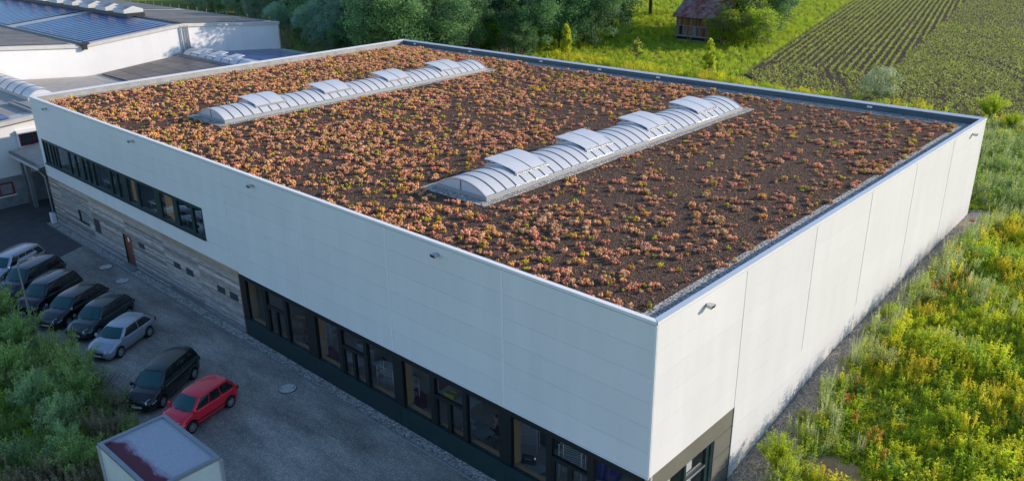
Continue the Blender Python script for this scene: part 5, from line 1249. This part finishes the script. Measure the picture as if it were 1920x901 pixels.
# headland and right hand part: rows across
y=61.5
while y<195:
    x=(-34. if y<100 else -45.)+rnd.uniform(0,.2)
    while x<(14 if y<110 else 22):
        yy=y-.09*(x+20)
        xr_=float(np.interp(yy,[70,80.45,171.6],[-19.5,-21.45,-38.86]))
        if (yy<79.2 or x>xr_+.3) and infield(x,yy) : PXs.append((x+rnd.gauss(0,.04),yy+rnd.gauss(0,.05),.3))
        x+=.25 if y<95 else (.34 if y<130 else .45)
    y+=.78 if y<130 else .95
PXs=np.array([p for p in PXs if infield(p[0],p[1])])
g=np.random.default_rng(5); nn=vnoise(9,.35)
kp_=g.random(len(PXs))<(.80+.2*(nn(PXs[:,0],PXs[:,1])>.35))*np.where(PXs[:,1]<79,.75,1.)
# wheel tracks left bare
def near_line(p,a,b,w_):
    a=np.array(a);b=np.array(b);t_=np.clip(((p-a)@(b-a))/((b-a)@(b-a)),0,1); return np.linalg.norm(p-(a+t_[:,None]*(b-a)),axis=1)<w_
for a,b in (((-27,79),(-22,70)),((-22,70),(-19,64)),((-28.3,79.5),(-23.4,70.5)),((-15,98),(-6,84)),((-6,84),(5,80)),((-16.6,98),(-7,83))): kp_&=~near_line(PXs[:,:2],a,b,.26)
PXs=PXs[kp_]; n=len(PXs); zz=np.array([gz(a,b) for a,b in PXs[:,:2]])+.05; rr=g.uniform(0,6.28,n); ss=g.uniform(.6,1.25,n)
scatter('maize_rows', mz, np.stack([PXs[:,0],PXs[:,1],zz],1), np.stack([rr*0,rr*0,rr],1), np.stack([ss]*3,1), g.integers(0,3,n), label='young maize plants in long rows on the dark field', cat='maize')

# ------------------------------------------------------------------ weeds and grass
G['g_green']=lmat('weed_green',(0.38, 0.55, 0.04),(0.48, 0.62, 0.07)); G['g_yell']=lmat('weed_yellow_green',(0.6, 0.68, 0.03),(0.68, 0.72, 0.05)); G['g_gold']=lmat('weed_gold',(0.74, 0.62, 0.05),(0.8, 0.68, 0.08)); G['g_rust']=lmat('dock_rust',(0.62, 0.27, 0.07),(0.68, 0.36, 0.1))
G['g_grey']=lmat('weed_grey_green',(0.46, 0.56, 0.24),(0.56, 0.62, 0.32)); G['g_dark']=lmat('weed_dark_green',(0.27, 0.42, 0.1),(0.36, 0.5, 0.14)); G['g_white']=lmat('white_flower',(0.600,0.600,0.600),(0.600,0.600,0.600)); G['g_hay']=lmat('dry_grass',(0.5, 0.42, 0.2),(0.58, 0.5, 0.28)); G['g_red']=lmat('red_flower',(0.600,0.045,0.015),(0.600,0.090,0.030)); G['g_brown']=lmat('brown_seed_head',(0.34, 0.24, 0.17),(0.42, 0.31, 0.23))
W=[]
def addw(*a,**k): W.append(plant(*a,**k)); return len(W)-1
i_up=[addw(7,21,[G['g_yell'],G['g_green']],13,.15,.045,.75,.28,.12), addw(9,22,[G['g_green'],G['g_yell']],14,.14,.04,.65,.35,.15)]
i_grey=[addw(9,23,[G['g_grey'],G['g_green']],18,.11,.022,.8,.28,.15), addw(7,24,[G['g_grey'],G['g_hay']],16,.11,.02,.95,.2,.12)]
i_gold=[addw(7,25,[G['g_yell'],G['g_gold']],11,.13,.035,.7,.3,.14,top=(.07,.04),topn=14), addw(8,26,[G['g_gold'],G['g_yell']],12,.12,.035,.6,.35,.16)]
i_rust=[addw(5,27,[G['g_green'],G['g_rust']],9,.14,.045,.75,.22,.1,top=(.06,.045),topn=22)]
for m_ in (W[i_gold[0]],W[i_rust[0]]): pass
i_low=[addw(10,28,[G['g_green'],G['g_dark']],9,.13,.05,.26,.9,.2), addw(10,29,[G['g_dark'],G['g_green']],9,.12,.05,.22,.9,.2)]
i_grass=[addw(18,30,[G['g_green'],G['g_yell']],2,.30,.016,.36,.45,.12,curl=.4), addw(18,31,[G['g_yell'],G['g_hay']],2,.34,.014,.42,.4,.12,curl=.4)]
i_daisy=[addw(8,32,[G['g_green'],G['g_green']],6,.09,.03,.45,.35,.14,top=(.05,.05),topn=3)]
i_dark=[addw(9,33,[G['g_dark'],G['g_green']],16,.13,.035,.8,.32,.16), addw(8,34,[G['g_dark'],G['g_grey']],16,.13,.028,.95,.26,.14)]
def fixtop(i,m_): W[i].materials.append(m_)
fixtop(i_gold[0],G['g_gold']); fixtop(i_rust[0],G['g_rust']); fixtop(i_daisy[0],G['g_white'])
i_brown=[addw(8,35,[G['g_dark'],G['g_brown']],12,.10,.025,1.0,.3,.16,top=(.06,.03),topn=26)]; fixtop(i_brown[0],G['g_brown'])
def field_of(name, xs0,xs1,ys0,ys1,dens_,mask,choose,label,cat,seed,smin=.7,smax=1.3,W_=None):
    g=np.random.default_rng(seed); n=int((xs1-xs0)*(ys1-ys0)*dens_); x=g.uniform(xs0,xs1,n); y=g.uniform(ys0,ys1,n); k=mask(x,y,g); x=x[k];y=y[k]; n=len(x)
    idx=choose(x,y,g); z=np.array([gz(a,b) for a,b in zip(x,y)])-.03; r_=g.uniform(0,6.28,n); s=g.uniform(smin,smax,n)*((.62+.95*p0(x,y)) if name=='wild_meadow' else 1.)
    return scatter(name, W_ or W, np.stack([x,y,z],1), np.stack([g.normal(0,.08,n),g.normal(0,.08,n),r_],1), np.stack([s,s,s*g.uniform(.85,1.2,n)],1), idx, label=label, cat=cat)
p0=vnoise(40,.45); p1=vnoise(41,.33); p2=vnoise(42,.22); p3=vnoise(43,.7); p4=vnoise(44,.5)
def path_w(y): return .25+.7+.95*np.exp(-((y-8)/3.2)**2)+.16*np.sin(y*.55)+.12*np.sin(y*1.7+1)+.5*(y>31)
def right_mask(x,y,g):
    e=path_w(y)+.25*np.sin(y*2.3)
    m=(x>e)|(y>37.5)|((x>.7)&(g.random(len(x))<.03)); m&=~(((x-3.3)**2/1.9+(y-8.7)**2/.6<1)&(g.random(len(x))<.90))&~((x-2.5)**2+(y-8.3)**2<.3)
    m&=~((x<.5)&(y<37.6)); return m&(g.random(len(x))<np.clip(.55+p3(x,y)*1.0,0,1))
def right_choose(x,y,g):
    n=len(x); a=p1(x,y); b=p2(x,y); c=p4(x,y); u=g.random(n); out=np.empty(n,int)
    for i in range(n):
        if y[i]>38 and y[i]<56:                                     # strip of dark green plants near the far corner
            out[i]=g.choice(i_dark+i_grey+i_up[1:]+i_grass[:1]); continue
        e=x[i]-path_w(y[i])
        if e<.9 and u[i]<.5: out[i]=g.choice(i_grey); continue
        if a[i]>.64 and u[i]<.6: out[i]=g.choice(i_gold)
        elif a[i]<.30 and u[i]<.5: out[i]=g.choice(i_grey)
        elif b[i]>.5 and u[i]<.7: out[i]=g.choice(i_up)
        elif c[i]>.60 and u[i]<.5: out[i]=i_rust[0]
        elif c[i]<.2 and u[i]<.3: out[i]=i_daisy[0]
        else: out[i]=g.choice(i_up+i_low+i_low+i_grass+i_gold[:1]+i_dark[:1])
    return out
field_of('wild_meadow',-6,15,3.5,62,11,right_mask,right_choose,'wild meadow of yellow, rust and green weeds beside the gravel path','weeds',51,.5,1.2)
W2=[plant(6,71,[G['g_grey'],G['g_hay']],30,.10,.02,1.5,.12,.10),plant(5,72,[G['g_grey'],G['g_green']],28,.12,.025,1.35,.16,.12),plant(4,73,[G['g_green'],G['g_yell']],24,.13,.03,1.2,.14,.08)]
field_of('tall_path_weeds',.9,3.4,5.5,35,5,lambda x,y,g:(x>path_w(y)-.15)&(x<path_w(y)+.8)&(p3(y*.8,x*.3)>.35),lambda x,y,g:g.integers(0,3,len(x)),'tall grey-green stalks standing along the edge of the gravel path','weeds',57,.7,1.25,W2)
i_fill=[plant(14,81,[G['g_green'],G['g_yell']],6,.11,.05,.20,1.0,.25),plant(14,82,[G['g_yell'],G['g_green']],6,.10,.045,.18,1.0,.25),plant(22,83,[G['g_green'],G['g_hay']],2,.22,.014,.22,.7,.22,curl=.4)]
field_of('meadow_ground_cover',-6,15,3.5,62,22,right_mask,lambda x,y,g:g.integers(0,3,len(x)),'low leafy ground cover between the meadow weeds','ground cover',58,.8,1.4,i_fill)
# strip between hall and field
field_of('field_margin',-60,6,58,66.5,7,lambda x,y,g:(y>62.0-(x+20)*.0)&(~((x>-34)&(y>64.8-(x+28)*.09)))&(g.random(len(x))<.9)&~((x>-4)&(y<60)),lambda x,y,g:np.where(p1(x,y)>.45,g.choice(i_gold+i_grass[1:]+i_up,len(x)),g.choice(i_grass+i_up+i_low,len(x))),'tall sunlit grass and weeds along the edge of the maize field','weeds',52,.8,1.5)
def inmeadow(x,y,g):
    xl=np.interp(y,[70.5,102.7,159.5,200],[-34.4,-42.7,-57,-66]); xr0=np.interp(y,[55,62,75,100,130,180],[-68,-65,-74,-86,-102,-125])
    return (x<xl)&(x>xr0)&~((x>-55.5)&(x<-47.3)&(y>88.5)&(y<94.3))&(g.random(len(x))<np.where(y>120,.5,1))
field_of('meadow_grass',-112,-34,60,175,5.5,inmeadow,lambda x,y,g:np.where(g.random(len(x))<.75,g.choice(i_grass+i_grass[:1],len(x)),g.choice(i_low+i_up[1:],len(x))),'green meadow grass around the wooden hut','grass',53,.7,1.35)
field_of('wood_undergrowth',-130,-60,44,62,2.5,lambda x,y,g:y<np.interp(x,[-125,-104,-97,-86,-76,-66,-62],[66,55,51,49,51,60,66])+2,lambda x,y,g:g.choice(i_dark+i_grass[:1]+i_brown,len(x)),'dark undergrowth at the foot of the wood','weeds',54,.9,1.8)
# planted embankment in front of the cars
def bank_mask(x,y,g):
    e=np.interp(x,[-60,-46,-43,-38,-34,-30,-27,-24,-21,-19.5,-17.9],[-9.6,-8.9,-8.7,-8.5,-8.5,-8.2,-8.1,-8.3,-8.7,-9.0,-9.0]); return (y<e)&~((x>-18.4)&(y>-12.2))
field_of('embankment_weeds',-60,-17,-17,-8.2,9,bank_mask,lambda x,y,g:np.where(p3(x*1.,y+9)>.70,i_brown[0],g.choice(i_dark+i_dark+i_up[1:]+i_low+i_grey[:1]+i_grass[:1],len(x))),'tangled dark green weeds on the bank in front of the parked cars','weeds',55,.8,1.5)
# shrubs of the bank
G['bank1']=lmat('bank_willow_leaf',(0.46, 0.6, 0.18),(0.54, 0.68, 0.24)); G['bank2']=lmat('bank_blue_leaf',(0.32, 0.48, 0.24),(0.42, 0.56, 0.32)); G['bank3']=lmat('bank_brown_seed',(0.5, 0.38, 0.3),(0.56, 0.45, 0.36))
def shrub_mesh(mats, h, rad, nst, per, ll, lw, seed):
    g=np.random.default_rng(seed); P=[];D=[]; tb=MB()
    for s in range(nst):
        a=g.uniform(0,6.28); sp=g.uniform(.1,1)*rad; hh=h*g.uniform(.6,1.05)*(1-.35*sp/rad); e=np.array([math.cos(a)*sp,math.sin(a)*sp,hh]); t_=g.uniform(.25,1,per); q=e*t_[:,None]*np.array([1,1,1])+g.normal(0,.06,(per,3)); q[:,:2]*= (t_[:,None]**.5); P.append(q); D.append(unit(g.normal(size=(per,3))*.7+np.array([math.cos(a)*.3,math.sin(a)*.3,.8]))); tb.tube((0,0,0),tuple(e*.96),.014,4,.005)
    P=np.concatenate(P);D=np.concatenate(D);n=len(P); V,F=leaf_quads(P,D,ll*g.uniform(.6,1.2,n),lw*g.uniform(.7,1.2,n),g)
    return big_mesh('foliage',mats,V,F,(g.random(n)<.3).astype(int)), tb.mesh('stems',G['bark'])
SH=[shrub_mesh([G['bank1'],G['g_dark']],2.1,1.25,46,150,.13,.028,61),shrub_mesh([G['bank2'],G['bank1']],1.8,1.2,42,150,.12,.03,62),shrub_mesh([G['bank3'],G['g_dark']],1.5,1.1,50,90,.08,.02,63),shrub_mesh([G['g_yell'],G['g_green']],1.5,.95,44,130,.11,.028,64),shrub_mesh([G['g_grey'],G['g_yell']],1.3,.8,36,110,.10,.024,65)]
def shrub(kind,x,y,s,label,group=None,z=None):
    t=empty('shrub',(x,y,(float(gz(x,y)) if z is None else z)-.03),rnd.uniform(0,6.28)); t.scale=(s,s,s); tag(t,label,'shrub',group)
    link(bpy.data.objects.new('foliage',SH[kind][0]),t); link(bpy.data.objects.new('stems',SH[kind][1]),t)
for kd_,x,y,s,lb in [(0,-31.2,-8.9,1.05,'tall green willow shrub in front of the dark green hatchback'),(0,-28.6,-8.9,1.15,'biggest green willow shrub, in front of the silver three door car'),(2,-27.0,-8.4,.95,'brown seeding shrub touching the front of the silver three door car'),
 (2,-24.6,-8.6,.95,'brown seeding shrub at the nose of the black people carrier'),(0,-26.3,-9.6,1.05,'green willow shrub left of the black people carrier'),(2,-22.6,-9.2,.85,'brown seeding shrub between the people carrier and the box trailer'),
 (0,-35.0,-9.3,1.1,'green willow shrub at the foot of the street lamp'),(2,-37.2,-8.7,.9,'brown seeding shrub in front of the black off-road car'),(0,-39.6,-9.0,1.15,'green willow shrub at the nose of the dark blue off-road car'),(2,-33.2,-8.6,.8,'brown seeding shrub right of the street lamp'),
 (1,-42.4,-9.2,1.1,'grey-green shrub at the left edge below the silver estate car'),(1,-24.4,-11.2,1.1,'bluish shrub in the lower left part of the bank'),(1,-22.2,-11.6,1.0,'bluish shrub left of the box trailer'),(0,-20.6,-12.0,.9,'green shrub close to the left side of the box trailer'),(1,-27.6,-11.2,1.1,'bluish shrub in the middle of the bank'),(0,-31.0,-11.2,1.1,'green shrub high on the bank behind the willows'),(1,-22.6,-13.6,.9,'bluish shrub at the bottom left corner')]:
    shrub(kd_,x,y,s*rnd.uniform(1.1,1.3),lb)
shrub(3,1.35,7.6,1.1,'bright green shrub on the gravel path at the bottom, nearest the hall wall'); shrub(3,2.15,6.9,1.0,'bright green shrub cut by the bottom edge next to the bare patch'); shrub(4,1.05,10.6,.62,'small pale tuft alone on the gravel path')
shrub(3,-6.2,64.5,1.7,'loose yellow-green bush at the right edge behind the far hall corner'); shrub(3,-3.6,61.6,1.1,'small loose bush in front of the yellow-green one at the right edge')
shrub(4,2.3,15.9,1.0,'grey-green shrub leaning over the gravel path halfway along the wall'); shrub(4,1.9,23.0,1.15,'tall grey-green shrub close to the wall at the narrowing of the path'); shrub(3,6.1,13.5,.7,'round lime green shrub in the wild meadow')
M['dry_soil']=mat('dry_meadow_soil',(.26,.19,.10),.95,col2=(.42,.32,.19),ns=2,detail=9,bump=.6,bs=20,bdist=.04)
sheet('bare_soil_patch', M['dry_soil'], [(3.3+1.5*math.cos(a)*(1+.15*math.sin(3*a)), 8.7+.8*math.sin(a)*(1+.12*math.cos(4*a))) for a in np.linspace(0,2*math.pi,28,endpoint=False)], 0)
_b=bpy.data.objects['bare_soil_patch']
for v in _b.data.vertices: v.co.z=float(gz(v.co.x,v.co.y))-.004
_f=MB().box(-.16,-.1,0,.16,.1,.06).build('red_cover_stone', mat('red_plastic',(.55,.02,.02),.5)); _f.location=(.6,35.3,3.66); tag(_f,'small red object lying at the foot of the far hall corner','marker')
